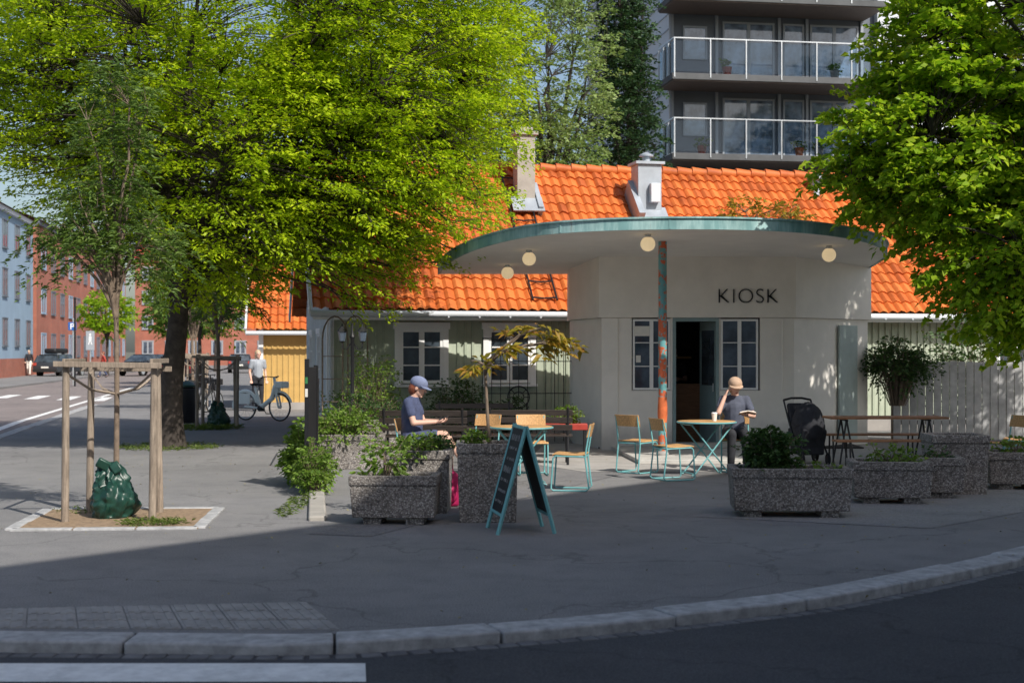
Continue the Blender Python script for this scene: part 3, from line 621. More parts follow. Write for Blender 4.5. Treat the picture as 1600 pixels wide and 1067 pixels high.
for x,y in ((2.04,21.35),(.28,23.3),(-.08,25.5),(5.07,22.75)):
    z=zs(x,y); g=part(k,'lamp_globe',MB().ell((0,0,0),.112,20,14),m_lamp,0,(x-3.17,y-24.3,z-.145))
    part(g,'lamp_fitting',MB().rod((0,0,.10),(0,0,.146),.05,.05),m_steel)
cu=bpy.data.curves.new('lettering','FONT'); cu.body='KIOSK'; cu.size=.36; cu.extrude=.012; cu.align_x='CENTER'; cu.space_character=1.06; cu.offset=-.007
to=bpy.data.objects.new('tmp',cu); COL.objects.link(to); to.rotation_euler=(R(90),0,0)
bpy.context.view_layer.update(); me=bpy.data.meshes.new_from_object(to.evaluated_get(bpy.context.evaluated_depsgraph_get())); bpy.data.objects.remove(to)
me.materials.clear(); me.materials.append(m_black); le=obj('lettering',me,k,(4.02-3.17,-.068,2.51),(R(90),0,0)); 
part(k,'drainpipe',MB().tube([(4.62,FY-.03,2.25),(4.62,FY-.03,1.0)],.012,6),m_render,world=True); part(k,'drainpipe',MB().tube([(1.8,FY-.03,2.25),(1.8,FY-.03,.3)],.012,6),m_render,world=True)
part(k,'notice',MB().bx(2.08,2.35,FY+.015,FY+.019,1.95,2.12),m_paper,world=True); part(k,'notice',MB().bx(2.12,2.2,FY+.015,FY+.019,1.5,1.62),m_paper,world=True)
# ---------------------------------------------------------------- planters
def planter(w_,d,h_,label,loc,rz=0,feet=False,taper=.02):
    r=thing('concrete_planter',label,'planter',loc,rz,'exposed aggregate concrete planters'); mb=MB(); z0=.07 if feet else 0
    t=.07; a=w_/2;b=d/2
    def ring(x,y,z): return [(-x,-y,z),(x,-y,z),(x,y,z),(-x,y,z)]
    L_=[ring(a-taper,b-taper,z0),ring(a,b,h_-.13),ring(a,b,h_-.10),ring(a+.012,b+.012,h_-.09),ring(a+.012,b+.012,h_),ring(a-t,b-t,h_),ring(a-t,b-t,h_-.1)]
    vs=[p for q in L_ for p in q]; fs=[(3,2,1,0)]
    for i in range(len(L_)-1):
        for e in range(4): fs.append((i*4+e,i*4+(e+1)%4,(i+1)*4+(e+1)%4,(i+1)*4+e))
    mb.add(vs,fs)
    if feet: 
        mb.bx(-a+.12,-a+.3,-b+.06,b-.06,0,.075); mb.bx(a-.3,a-.12,-b+.06,b-.06,0,.075)
    part(r,'basin',mb,m_agg,.014)
    rg=random.Random(int(w_*100)); n=8; vs=[];fs=[]
    for i in range(n+1):
        for j in range(n+1): vs.append((-(a-t-.001)+2*(a-t-.001)*i/n,-(b-t-.001)+2*(b-t-.001)*j/n,h_-.085+rg.uniform(0,.035)))
    for i in range(n):
        for j in range(n): q=i*(n+1)+j; fs.append((q,q+n+1,q+n+2,q+1))
    part(r,'soil',MB().add(vs,fs),m_soil); return r
planter(.84,.5,.48,'low rectangular speckled concrete planter beside chalkboard sign',(-1.15,14.1,0),R(-3),True)
planter(.66,.6,.66,'square speckled concrete planter behind a low planter',(-.98,15.1,0),R(-2))
planter(.60,.6,.78,'tall square speckled concrete planter holding bronze leaved tree',(-.25,14.35,0),R(2))
planter(1.2,.62,.5,'long speckled concrete planter on feet with dark shrub',(2.87,14.75,0),R(-4),True)
planter(.86,.55,.47,'speckled concrete planter with sparse plants',(4.24,16.0,0),R(-6),True)
planter(.55,.55,.47,'small speckled concrete planter between two planters',(4.95,16.6,0),R(-5),True)
planter(.66,.6,.70,'tall empty speckled concrete planter',(5.32,17.1,0),R(-4))
planter(.8,.55,.46,'speckled concrete planter near the teal chairs',(6.25,17.6,0),R(-5),True)
planter(1.0,.5,.5,'speckled concrete planter with hedge plants by the path',(-2.35,20.6,0),R(4))
planter(.9,.5,.62,'speckled concrete planter below garden lamp',(-2.2,22.4,0),R(4))
bush('planter_plant','light green leafy plant in low planter',(-1.27,14.1,.60),(.26,.2,.20),26,8,.085,L_shrub,seed=11,base_z=.40,L=.2)
bush('planter_plant','spreading green plant in square planter',(-1.12,15.05,.70),(.42,.3,.12),80,12,.055,L_shrub,seed=12,base_z=.58,L=.14)
bush('planter_plant','grey green mounded plant in square planter',(-.82,15.2,.72),(.22,.25,.12),100,14,.035,L_shrubd,seed=13,base_z=.58,L=.12)
bush('planter_plant','green plant around small tree trunk',(-.38,14.3,.80),(.16,.16,.12),36,12,.05,L_shrub,seed=14,base_z=.70,L=.12)
bush('planter_plant','dense dark green shrub in long planter',(2.66,14.75,.66),(.31,.24,.26),190,14,.065,L_shrubd,seed=15,base_z=.42,L=.17)
bush('planter_plant','sparse trailing plant in planter',(4.25,16.0,.53),(.36,.2,.13),44,9,.06,L_shrub,seed=16,base_z=.39,L=.2)
bush('planter_plant','low trailing plant in planter',(3.2,14.7,.47),(.25,.2,.08),30,8,.05,L_shrub,seed=17,base_z=.42,L=.14)
bush('planter_plant','low plant in small planter',(4.95,16.6,.5),(.2,.18,.1),24,8,.05,L_shrubd,seed=18,base_z=.39,L=.14)
bush('planter_plant','green plant in planter near chairs',(6.25,17.6,.52),(.3,.2,.14),50,8,.06,L_shrub,seed=19,base_z=.38,L=.18)
bush('shrub','bushy green shrub on the path edge',(-2.68,18.2,.40),(.22,.75,.40),240,16,.065,L_shrub,seed=20,cat='shrub')
bush('shrub','light green shrub beside black panel fence',(-2.36,17.0,.32),(.24,.45,.30),170,14,.055,L_shrub,seed=21,cat='shrub')
bush('shrub','leafy shrub growing in planter by path',(-2.45,20.6,.66),(.5,.4,.26),180,15,.06,L_shrub,seed=22,cat='shrub',base_z=.42)
bush('shrub','tall light green climbing shrub beside house',(-2.45,24.9,1.0),(.5,.4,.72),240,12,.055,L_shrub,seed=23,cat='shrub')
bush('shrub','dark shrub below house window',(-1.0,25.8,.75),(.5,.4,.5),180,14,.06,L_shrubd,seed=24,cat='shrub')
bush('shrub','low green shrub near garden wall',(-.1,26.0,.5),(.5,.35,.38),150,14,.06,L_shrubd,seed=25,cat='shrub')
bush('shrub','flowering plant in red trough',(.86,22.7,.72),(.3,.15,.14),60,10,.05,L_shrub,seed=26,base_z=.5,L=.14)
bush('shrub','green leafy shrub hanging over board fence',(7.0,25.85,1.55),(.75,.4,.42),330,13,.07,L_shrubd,seed=27,cat='shrub',base_z=.7,L=.34,droop=.7)
bush('shrub','shrub filling the planter below lamp',(-2.3,22.4,.78),(.5,.3,.25),140,13,.05,L_shrubd,seed=28,cat='shrub',base_z=.54)
bush('shrub','green shrub behind board fence',(9.3,27.6,1.5),(1.6,.6,1.0),300,14,.09,L_shrubd,seed=29,cat='shrub')
bush('shrub','ground cover shrub at trellis foot',(-3.1,26.5,.5),(.5,.5,.5),160,13,.06,L_shrub,seed=30,cat='shrub')
r=thing('plant_trough','red wooden plant trough on low legs','planter',(.86,22.7,0),0)
part(r,'trough',MB().bx(-.34,.34,-.13,.13,.44,.54),m_redp,.01)
for x in (-.3,.3): part(r,'leg',MB().bx(x-.02,x+.02,-.12,.12,0,.44),m_black)
# ---------------------------------------------------------------- furniture
def chair(label,loc,rz):
    r=thing('chair',label,'chair',loc,rz,'teal steel cafe chairs with wooden seats'); mb=MB()
    for s in (-.19,.19):
        mb.tube([(.17,s,.43),(.20,s,.40),(.225,s,.04),(.20,s,.012),(-.20,s,.012),(-.235,s,.04),(-.19,s,.40),(-.2,s,.50),(-.25,s*.98,.80)],.0105,8)
        mb.tube([(.17,s,.43),(-.19,s,.42)],.0105,8)
    mb.rod((.17,-.19,.43),(.17,.19,.43),.009); mb.rod((-.19,-.19,.42),(-.19,.19,.42),.009); mb.rod((-.2,-.19,.012),(-.2,.19,.012),.009)
    part(r,'frame',mb,m_teal)
    def slab(prof,y0,y1,th,nrm):
        vs=[];n=len(prof)
        for x,z in prof:
            vs+=[(x,y0,z),(x,y1,z),(x+nrm[0]*th,y1,z+nrm[1]*th),(x+nrm[0]*th,y0,z+nrm[1]*th)]
        fs=[(0,1,2,3),tuple((n-1)*4+e for e in(3,2,1,0))]
        for i in range(n-1):
            for e in range(4): fs.append((i*4+e,(i+1)*4+e,(i+1)*4+(e+1)%4,i*4+(e+1)%4))
        return MB().add(vs,fs)
    part(r,'seat',slab([(-.2,.445),(-.1,.437),(.05,.438),(.17,.447),(.21,.435)],-.2,.2,.014,(0,1)),m_wood,.004)
    vs=[];n=7
    for i in range(n):
        t=i/(n-1)*2-1; y_=t*.205; dx=-.03*(1-t*t)
        for z,x in ((.655,-.215),(.815,-.255)): vs+=[(x+dx+.012,y_,z),(x+dx-.003,y_,z)]
    fs=[(0,1,3,2),tuple((n-1)*4+e for e in(0,2,3,1))]
    for i in range(n-1):
        a=i*4;b=a+4; fs+=[(a,a+2,b+2,b),(a+1,b+1,b+3,a+3),(a,b,b+1,a+1),(a+2,a+3,b+3,b+2)]
    part(r,'backrest',MB().add(vs,fs),m_wood,.003); return r
c0=chair('teal steel chair with wooden seat beside chalkboard',(.72,17.35,0),R(172))
for lab,loc,rz in [('teal steel chair with wooden seat, back to the path',(1.75,19.85,0),R(48)),('teal steel chair with wooden seat drawn up to table',(2.12,18.75,0),R(22)),('teal chair with seated man in cap',(3.16,20.15,0),R(-98)),('teal chair with seated woman in blue cap',(-1.24,18.5,0),R(-8)),('empty wooden teal chair behind table',(-.45,19.6,0),R(-120)),('empty wooden teal chair behind round table',(.28,19.5,0),R(-85)),('teal chair in shade near far planters',(6.75,19.4,0),R(200)),('teal chair at the edge of terrace',(7.2,20.2,0),R(160))]: clone(c0,loc,rz,lab)
def table(label,loc,rz,r0=.4):
    r=thing('cafe_table',label,'table',loc,rz,'round teal cafe tables'); 
    part(r,'table_top',MB().lathe((0,0,.715),[(r0-.008,0),(r0-.006,.024),(r0-.012,.026)],40),m_wood)
    part(r,'table_rim',MB().tube([(r0*math.cos(a*.157),r0*math.sin(a*.157),.725) for a in range(40)],.011,6,closed=True),m_teal)
    mb=MB()
    for s in (-.2,.2): mb.tube([(-.30,s,.70),(.26,s,.02),(.30,s,.012)],.011,8); mb.tube([(.30,s,.70),(-.26,s,.02),(-.30,s,.012)],.011,8)
    for x in (-.28,.28): mb.rod((x,-.2,.04),(x,.2,.04),.009); mb.rod((x,-.2,.695),(x,.2,.695),.009)
    mb.rod((0,-.21,.36),(0,.21,.36),.008)
    part(r,'leg_frame',mb,m_teal); return r
t0=table('round wooden teal table with paper cup on it',(2.66,19.45,0),R(15)); clone(t0,(.12,18.1,0),R(5),'round wooden teal table before seated woman')
r=thing('trestle_table','long dark wooden trestle table on black legs','table',(5.4,20.6,0),R(2))
mb=MB()
for j in range(3): mb.bx(-.85,.85,-.27+j*.18,-.10+j*.18,.72,.75)
part(r,'table_top',mb,m_wood2,.004)
for x in (-.6,.6):
    part(r,'leg',MB().tube([(x-.12,-.2,0),(x,-.15,.71)],.014).tube([(x+.12,-.2,0),(x,-.15,.71)],.014).tube([(x-.12,.2,0),(x,.15,.71)],.014).tube([(x+.12,.2,0),(x,.15,.71)],.014).rod((x,-.2,.70),(x,.2,.70),.014),m_black)
for loc,lb in (((5.4,21.4,0),'long dark wooden bench behind trestle table'),((5.3,19.9,0),'long dark wooden bench before trestle table')):
    r=thing('bench',lb,'bench',loc,R(2),'dark terrace benches'); part(r,'seat',MB().bx(-.8,.8,-.14,-.01,.43,.455).bx(-.8,.8,.01,.14,.43,.455),m_wood2,.004)
    for x in (-.6,.6): part(r,'leg',MB().tube([(x,-.13,0),(x,-.1,.43),(x,.1,.43),(x,.13,0)],.014),m_black)
m_blk2=wood('dark_stained_slats',(.045,.035,.03))
def bench(loc,rz,lb):
    r=thing('bench',lb,'bench',loc,rz,'dark slatted garden benches'); mb=MB(); 
    for j in range(4): mb.bx(-.65,.65,-.2+j*.11,-.11+j*.11,.42,.445)
    part(r,'seat',mb,m_blk2,.003); mb=MB()
    for j in range(3): mb.box((0,.24+j*.02,.56+j*.11),(1.3,.022,.085),(R(-12),0,0))
    part(r,'backrest',mb,m_blk2,.003)
    for x in (-.58,.58): part(r,'leg',MB().tube([(x,-.22,0),(x,-.2,.42),(x,.2,.42),(x,.3,.85)],.02).tube([(x,.2,.42),(x,.25,0)],.02).tube([(x,-.2,.42),(x,-.2,.62),(x,.24,.64)],.018),m_black)
bench((-1.3,21.2,0),R(178),'dark slatted bench near square planters'); bench((.25,21.4,0),R(180),'dark slatted bench behind round table'); bench((-.6,23.4,0),R(5),'dark slatted bench by the garden')
r=thing('garden_chair','ornate wrought iron chair with round back','chair',(.12,26.0,0),R(10)); mb=MB()
part(r,'backrest',MB().tube([(.2*math.cos(a*.2618),0,.85+.2*math.sin(a*.2618)) for a in range(24)],.012,6,closed=True).tube([(.1*math.cos(a*.2618),0,.85+.1*math.sin(a*.2618)) for a in range(24)],.008,6,closed=True),m_black)
for a in range(8): mb.rod((.1*math.cos(a*.785),0,.85+.1*math.sin(a*.785)),(.2*math.cos(a*.785),0,.85+.2*math.sin(a*.785)),.008)
part(r,'scrollwork',mb,m_black); part(r,'seat',MB().lathe((0,-.2,.44),[(.2,0),(.2,.02)],20),m_black)
for pp in ([(-.15,0,.75),(-.15,0,0)],[(.15,0,.75),(.15,0,0)],[(-.13,-.35,.44),(-.16,-.38,0)],[(.13,-.35,.44),(.16,-.38,0)]): part(r,'leg',MB().tube(pp,.012),m_black)
r=thing('paper_cup','white paper coffee cup with lid on round table','cup',(2.76,19.4,.742)); part(r,'cup',MB().lathe((0,0,0),[(.028,0),(.038,.1)],18),m_paper); part(r,'lid',MB().lathe((0,0,.1),[(.041,0),(.041,.008),(.036,.018)],18),m_wfr)
# A-board
r=thing('chalkboard_sign','teal framed folding chalkboard sign standing on asphalt','sign',(.08,13.45,0),R(-79))
for sgn in (-1,1):
    y0=sgn*.27; mb=MB()
    for x in (-.275,.275): mb.tube([(x,y0,0),(x,0,1.0)],.019,4)
    mb.tube([(-.275,0+sgn*.012,.975),(.275,0+sgn*.012,.975)],.018,4); mb.tube([(-.275,y0*.83,.17),(.275,y0*.83,.17)],.018,4)
    fr=part(r,'frame',mb,m_teal)
    part(r,'board',MB().box((0,y0*.43,.575),(.52,.012,.80),(math.atan2(y0,1.0),0,0)),mat('slate_board%d'%sgn,(.02,.021,.022),.7,.3,6,.1))
mb=MB(); rr=random.Random(4)
for ln in range(7):
    t=.88-ln*.10; x=-.2+rr.uniform(0,.06); big=ln in(0,3)
    while x<.16:
        hgt=.06 if big else .026; wd=rr.uniform(.016,.03); yb=-.27*(1-t)-.011
        for q in range(2): mb.box((x+q*wd*.7,yb,t+rr.uniform(-.005,.005)),(.004,.003,hgt),(-R(15),rr.uniform(-.7,.7),0))
        mb.box((x+wd*.35,yb-.002,t+rr.choice([-1,0,1])*hgt*.35),(wd*.7,.003,.004),(-R(15),0,0)); x+=wd+.016
        if rr.random()<.2: x+=.035
part(r,'chalk_writing',mb,m_chalk)
# stroller
r=thing('stroller','black baby stroller with its hood up beside tables','stroller',(4.42,21.3,0),R(-78)); r.scale=(.88,.88,.95)
mb=MB()
for s in (-.25,.25):
    mb.tube([(-.42,s,1.0),(-.25,s,.75),(.0,s,.42),(.32,s,.12)],.016); mb.tube([(-.05,s,.48),(-.3,s,.14)],.016)
mb.tube([(-.42,-.25,1.0),(-.45,-.1,1.03),(-.45,.1,1.03),(-.42,.25,1.0)],.018); part(r,'frame',mb,m_black)
vs=[];fs=[];n=12;mm=14
for i in range(n+1):
    a=R(10+160*i/n); rib=1+.02*math.cos(i*math.pi)
    for j in range(mm+1):
        b=math.pi*j/mm; vs.append((.04+.34*rib*math.sin(b)*math.cos(a),-.27*math.cos(b),.58+.40*rib*math.sin(b)*math.sin(a)))
for i in range(n):
    for j in range(mm): q=i*(mm+1)+j; fs.append((q,q+1,q+mm+2,q+mm+1))
hd=part(r,'hood',MB().add(vs,fs),m_blk); sm=hd.modifiers.new('solid','SOLIDIFY'); sm.thickness=.012
part(r,'seat',MB().box((-.02,0,.52),(.56,.46,.16),(0,R(-8),0)).box((-.24,0,.74),(.10,.46,.45),(0,R(-22),0)).ell((.06,0,.58),(.36,.265,.27)).box((.25,0,.40),(.1,.42,.36),(0,R(25),0)),m_blk,.03)
part(r,'basket',MB().box((0,0,.25),(.5,.42,.18)),m_blk,.03)
for x,s,rad in ((-.3,-.28,.14),(-.3,.28,.14),(.33,-.23,.1),(.33,.23,.1)):
    wv=part(r,'wheel',MB().tube([(rad*.85*math.cos(a*.3927),0,rad*.85*math.sin(a*.3927)) for a in range(16)],rad*.15,8,closed=True),m_rubber,0,(x,s,rad)); part(wv,'rim',MB().rod((0,-.015,0),(0,.015,0),rad*.6,n=14),m_black)
r=thing('backpack','magenta fabric bag standing behind concrete planter','bag',(-.70,15.55,0),R(10)); part(r,'bag_body',MB().ell((0,0,.2),(.15,.11,.21),16,12).bx(-.12,.12,-.09,.09,0,.28),m_magenta,.04); part(r,'strap',MB().tube([(-.05,0,.38),(-.04,0,.47),(.04,0,.47),(.05,0,.38)],.012),m_magenta)
part(r,'pocket',MB().ell((0,-.10,.14),(.10,.045,.10)),m_magenta)
# ---------------------------------------------------------------- fences & garden
r=thing('board_fence','pale grey weathered vertical board fence','fence',(7.0,26.1,0),R(2)); mb=MB(); rg=random.Random(2); x=0
while x<9: mb.bx(x,x+.135,-.012+rg.uniform(-.004,.004),.012,.06,1.50+rg.uniform(-.012,.012)); x+=.15
part(r,'board',mb,mat('weathered_grey_boards',(.43,.43,.43),.85,.22,5,.4,50,dirt=.35)); part(r,'rail',MB().bx(0,9,.014,.06,.35,.43),m_stake); part(r,'rail',MB().bx(0,9,.014,.06,1.2,1.28),m_stake)
for x in (0,2.9,5.9): part(r,'post',MB().bx(x,x+.1,.062,.16,0,1.5),m_stake)
r=thing('metal_fence','thin black metal garden trellis fence','fence',(-.55,26.6,0),R(6)); mb=MB()
for j in range(12): mb.rod((j*.17,0,0),(j*.17,0,1.95),.007,n=6)
for z in (.3,.9,1.5,1.93): mb.rod((0,0,z),(1.87,0,z),.008,n=6)
part(r,'bar',mb,m_black)
r=thing('garden_arch','slim rusty metal plant arch beside the house','garden arch',(-3.0,25.6,0),R(70)); mb=MB()
for y in (-.2,.2): mb.tube([(-.5,y,0),(-.5,y,1.9)]+[(-.5*math.cos(a*.3),y,1.9+.42*math.sin(a*.3)) for a in range(1,10)]+[(.5,y,1.9),(.5,y,0)],.014,6)
for z in (.4,.8,1.2,1.6): mb.rod((-.5,-.2,z),(-.5,.2,z),.008,n=6); mb.rod((.5,-.2,z),(.5,.2,z),.008,n=6)
part(r,'arch_frame',mb,m_barkl)
r=thing('street_lamp','black ornamental garden lamp with two lanterns','street lamp',(-2.66,23.7,0)); mb=MB().lathe((0,0,0),[(.14,0),(.14,.08),(.08,.15),(.06,.5),(.04,.55),(.03,1.0),(.03,1.9),(.05,1.93),(.02,2.0),(.015,2.15)],14)
part(r,'post',mb,m_black)
for s in (-1,1):
    part(r,'bracket',MB().tube([(0,0,1.85),(s*.1,0,1.72),(s*.16,0,1.74),(s*.17,0,1.84)],.012,6),m_black)
    g=part(r,'lantern',MB().lathe((s*.17,0,1.86),[(.045,0),(.075,.16)],6),m_glass2); part(g,'lantern_cap',MB().lathe((s*.17,0,2.02),[(.095,0),(.055,.05),(.015,.09),(.01,.13)],6),m_black); part(g,'lantern_base',MB().lathe((s*.17,0,1.84),[(.02,0),(.05,.02)],6),m_black)
r=thing('information_board','narrow black metal board with stickers on path edge','sign',(-2.46,17.45,0),R(82)); 
part(r,'board',MB().bx(-.18,.18,-.015,.015,.30,1.5),m_black,.006)
for x,t in ((-.20,1.60),(.20,1.52)): part(r,'post',MB().bx(x-.018,x+.018,-.025,.025,0,t),m_black)
part(r,'sticker',MB().bx(-.222,-.2185,-.016,.016,1.30,1.38),m_sticker); part(r,'notice',MB().bx(-.222,-.2185,-.016,.016,1.14,1.24),m_paper)
r=thing('iron_railing','low black iron railing beside the path','fence',(-2.75,20.0,0),R(97)); mb=MB()
for j in range(12): mb.rod((j*.22,0,0),(j*.22,0,1.25),.008,n=6)
mb.rod((0,0,1.25),(2.45,0,1.25),.014); mb.rod((0,0,.2),(2.45,0,.2),.012); part(r,'bar',mb,m_black)
r=thing('garden_wall','low pale concrete edging beside the asphalt path','kerb edging',(-2.16,15.75,0),R(98)); part(r,'coping',MB().bx(-1.55,1.5,-.09,.09,-.02,.05),mat('pale_concrete',(.38,.355,.315),.85,.15,4,.4,dirt=.4),.02)
# ---------------------------------------------------------------- tree guards & watering bags
def guard(label,loc,rz,w_=.85,h_=1.56):
    r=thing('tree_guard',label,'tree support',loc,rz,'timber tree support frames'); a=w_/2; rg=random.Random(5)
    for x,y in ((-a,-a*.85),(a,-a*.85),(-a*.85,a),(a*.85,a)):
        part(r,'post',MB().tube([(x,y,0),(x+rg.uniform(-.03,.03),y+rg.uniform(-.02,.02),h_)],[.039,.035],12),m_stake)
    for c_,d_ in (((0,-a*.85-.06,h_),(w_+.2,.028,.055)),((0,a+.055,h_-.05),(w_+.1,.028,.055)),((-a,.05,h_+.035),(.028,w_+.1,.05)),((a,.05,h_+.035),(.028,w_+.1,.05))): part(r,'rail',MB().box(c_,d_,(0,rg.uniform(-.02,.02),0)),m_stake,.004)
    mb=MB()
    for x,y in ((-a,-a*.85),(a,-a*.85),(-a*.85,a),(a*.85,a)): mb.tube([(x,y,h_-.08),(x*.5,y*.5,h_-.25),(0,0,h_-.3)],.014,4)
    part(r,'strap',mb,m_stake); return r
g0=guard('raw timber tree support around watering bag',(-4.02,14.45,0),R(4))
for loc in ((-6.45,31.2,0),(-9.1,40.5,0),(-12.0,54,0)): clone(g0,loc,R(8),'raw timber support around street tree')
def wbag(loc,lb):
    r=thing('watering_bag',lb,'watering bag',loc,0,'green tree watering bags'); n=64; vs=[];fs=[]; m_=40
    for i in range(m_+1):
        t=i/m_; z=.54*t; rad=(.185+.05*math.sin(min(1,t*3)*3.14*.5)-.17*max(0,(t-.4)/.6)**1.3); cx=-.03+.05*math.sin(t*4); 
        for k_ in range(n):
            a=2*math.pi*k_/n; p=Vector((math.cos(a)*2.2,math.sin(a)*2.2,z*5)); nz_=mnoise.noise(p)*.06+abs(mnoise.noise(p*2.3+Vector((4,1,2))))*.055-.02+mnoise.noise(p*5)*.010
            q=rad*1.0+nz_*(1 if t>.05 else .4); zz=z+mnoise.noise(p+Vector((9,9,1)))*.05*t+(.04*math.cos(a*2+1) if t>.6 else 0)*t; vs.append((cx+q*math.cos(a),q*.9*math.sin(a),max(0,zz)))
    for i in range(m_):
        for k_ in range(n): k2=(k_+1)%n; fs.append((i*n+k_,i*n+k2,(i+1)*n+k2,(i+1)*n+k_))
    fs.append(tuple(range(n))[::-1]); fs.append(tuple(m_*n+q for q in range(n)))
    obj('bag_body',MB().add(vs,fs).mesh('bag_body',m_bag,True,60),r)
    part(r,'flap',MB().box((-.08,-.07,.55),(.14,.05,.10),(.3,.5,.4)).box((.05,-.09,.52),(.10,.03,.12),(-.3,-.6,.2)),m_bag,.015)
    return r
w0=wbag((-4.05,14.45,0),'dark green crumpled watering bag slumped around young tree'); clone(w0,(-6.45,31.25,0),R(20)); clone(w0,(-9.1,40.5,0),R(50))
# ---------------------------------------------------------------- trees
tree('broadleaf_tree','large bright green spreading tree with dark trunk',(-5.94,24.8,0),2.6,.215,[(-4.6,24.8,6.9,4.5,4.2,4.0),(-2.45,24.5,5.3,2.5,2.6,2.55),(-2.05,24.5,7.4,2.2,2.4,2.2),(-7.2,24.8,6.4,2.3,2.6,2.4),(-4.3,23.6,4.9,3.0,2.2,2.1)],26,4600,58,.086,.85,L_big,seed=3,lean=(.1,0),droop=.30,gap=.20,shell=.58,tilt=.38)
tree('young_tree','slender young tree with drooping feathery leaves in timber support',(-4.02,14.45,0),2.2,.030,[(-4.02,14.4,4.0,.46,.45,.95),(-4.45,14.4,2.90,.48,.4,.44),(-3.72,14.35,2.80,.48,.4,.44),(-4.1,14.4,3.2,.45,.5,.45)],14,290,36,.075,.40,L_rob,m_barkl,seed=5,droop=.85,wr=.26,twig=.006,gap=.2,tilt=.6,width=.24,shell=.2,limb_r=.6)
tree('broadleaf_tree','leafy green tree overhanging the kiosk canopy',(8.6,20.8,0),3.0,.2,[(8.7,20.5,6.7,3.3,3.2,3.3),(6.15,20.4,4.7,1.8,1.8,1.2),(7.7,20.3,3.5,2.0,1.9,1.6),(7.0,20.0,3.1,1.35,1.5,1.25),(5.5,20.3,4.2,1.0,1.2,.65),(6.0,20.2,6.0,.9,1.1,.95),(10.5,21,5,2.2,2.2,2.2)],26,2900,40,.115,.6,L_right,seed=8,droop=.4,wr=.72,gap=.52,tilt=.6,shell=.45)
tree('broadleaf_tree','pale green airy tree behind the tiled roof',(1.1,43,0),5,.2,[(1.2,43,10.5,2.2,2.2,4.0),(1.0,43,7.5,1.9,2,2.2),(-2.4,44,9,2.2,2,4)],16,1100,34,.13,.9,L_pale,seed=12,gap=.5,droop=.5,shell=.3)
tree('conifer_tree','dark green tree beside the apartment block',(3.9,46.5,0),4,.2,[(3.7,46,8.2,1.3,1.5,4.2),(3.5,46,13,1.0,1.2,3.5)],14,800,36,.14,1.0,L_dark,seed=14,gap=.4,droop=.7,shell=.25)
tree('ornamental_tree','small bronze leaved tree in tall concrete planter',(-.22,14.35,.70),.85,.018,[(-.32,14.3,1.58,.22,.2,.08),(.15,14.35,1.93,.31,.22,.12),(.42,14.35,1.76,.18,.18,.09),(-.05,14.3,1.72,.15,.2,.09)],9,32,12,.12,.19,L_bronze,m_barkl,seed=16,droop=.45,wr=.34,twig=.005,gap=.1,tilt=.5,shell=.2,lean=(-.06,0),limb_r=.7)
tree('ornamental_tree','bronze leaved small tree behind the kiosk',(5.0,27.9,0),3.3,.06,[(4.9,27.9,4.2,.9,.5,.55)],8,110,16,.10,.4,L_bronze,m_barkl,seed=17,gap=.1)
for i,(loc,z) in enumerate((((-6.45,31.2,0),3.3),((-9.1,40.5,0),3.6),((-12.0,54,0),4))):
    tree('street_tree','young street tree with timber support',loc,2.2,.05,[(loc[0],loc[1],z,1.05,1.0,.95)],8,150,22,.12,.5,L_rob,m_barkl,seed=30+i,droop=.6,wr=.35,gap=.2,group='young street trees')
for i,(x,y,z,r_,m_) in enumerate(((-27.6,97,4.3,1.8,L_right),(-17.5,75,4,1.8,L_shrub),(-24,115,5,2.6,L_shrub),(-14.5,66,4.4,2.0,L_rob))):
    tree('street_tree','leafy tree along the far street',(x,y,0),2.6,.1,[(x,y,z,r_,r_,r_*.9)],8,170,20,.28,.8,m_,seed=40+i,gap=.2,group='trees along the far street')
tree('broadleaf_tree','large tree behind the yellow house',(-5.5,58,0),4,.25,[(-5.5,58,8,4,3,4.5)],12,700,28,.24,1.0,L_rob,seed=51)
tree('broadleaf_tree','tree behind the apartment block corner',(17.5,40,0),4,.25,[(16.5,40,9,3.6,3,5)],12,700,28,.22,1.0,L_shrubd,seed=52)
# ---------------------------------------------------------------- apartment block
ap=thing('apartment_building','modern grey apartment building with glass railed balconies','building',(12,52,0),R(9))
part(ap,'wall',MB().bx(-6.4,1.3,0,14,0,22),m_grey); part(ap,'side_wall',MB().bx(-6.46,-6.402,-.02,14,0,22),m_lgrey)
part(ap,'light_wall',MB().bx(1.31,14,-.3,14,0,24),m_lgrey)
mb=MB(); 
for j in range(40): mb.bx(-6.50,-6.463,-.03,14,j*.55,j*.55+.04)
part(ap,'cladding_strip',mb,m_zinc)
for j in range(5):
    for y_ in (4.0,9.0): window(ap,-6.52,y_,j*2.75+4.2,1.2,1.5,1,1,.06,m_zinc,m_glass2,0,rz=R(-90))
mb=MB()
for xx in (-6.4,-4.75,-2.4,-1.35,.75): mb.bx(xx,xx+.10,-.10,-.002,0,22)
part(ap,'pilaster',mb,m_mgrey)
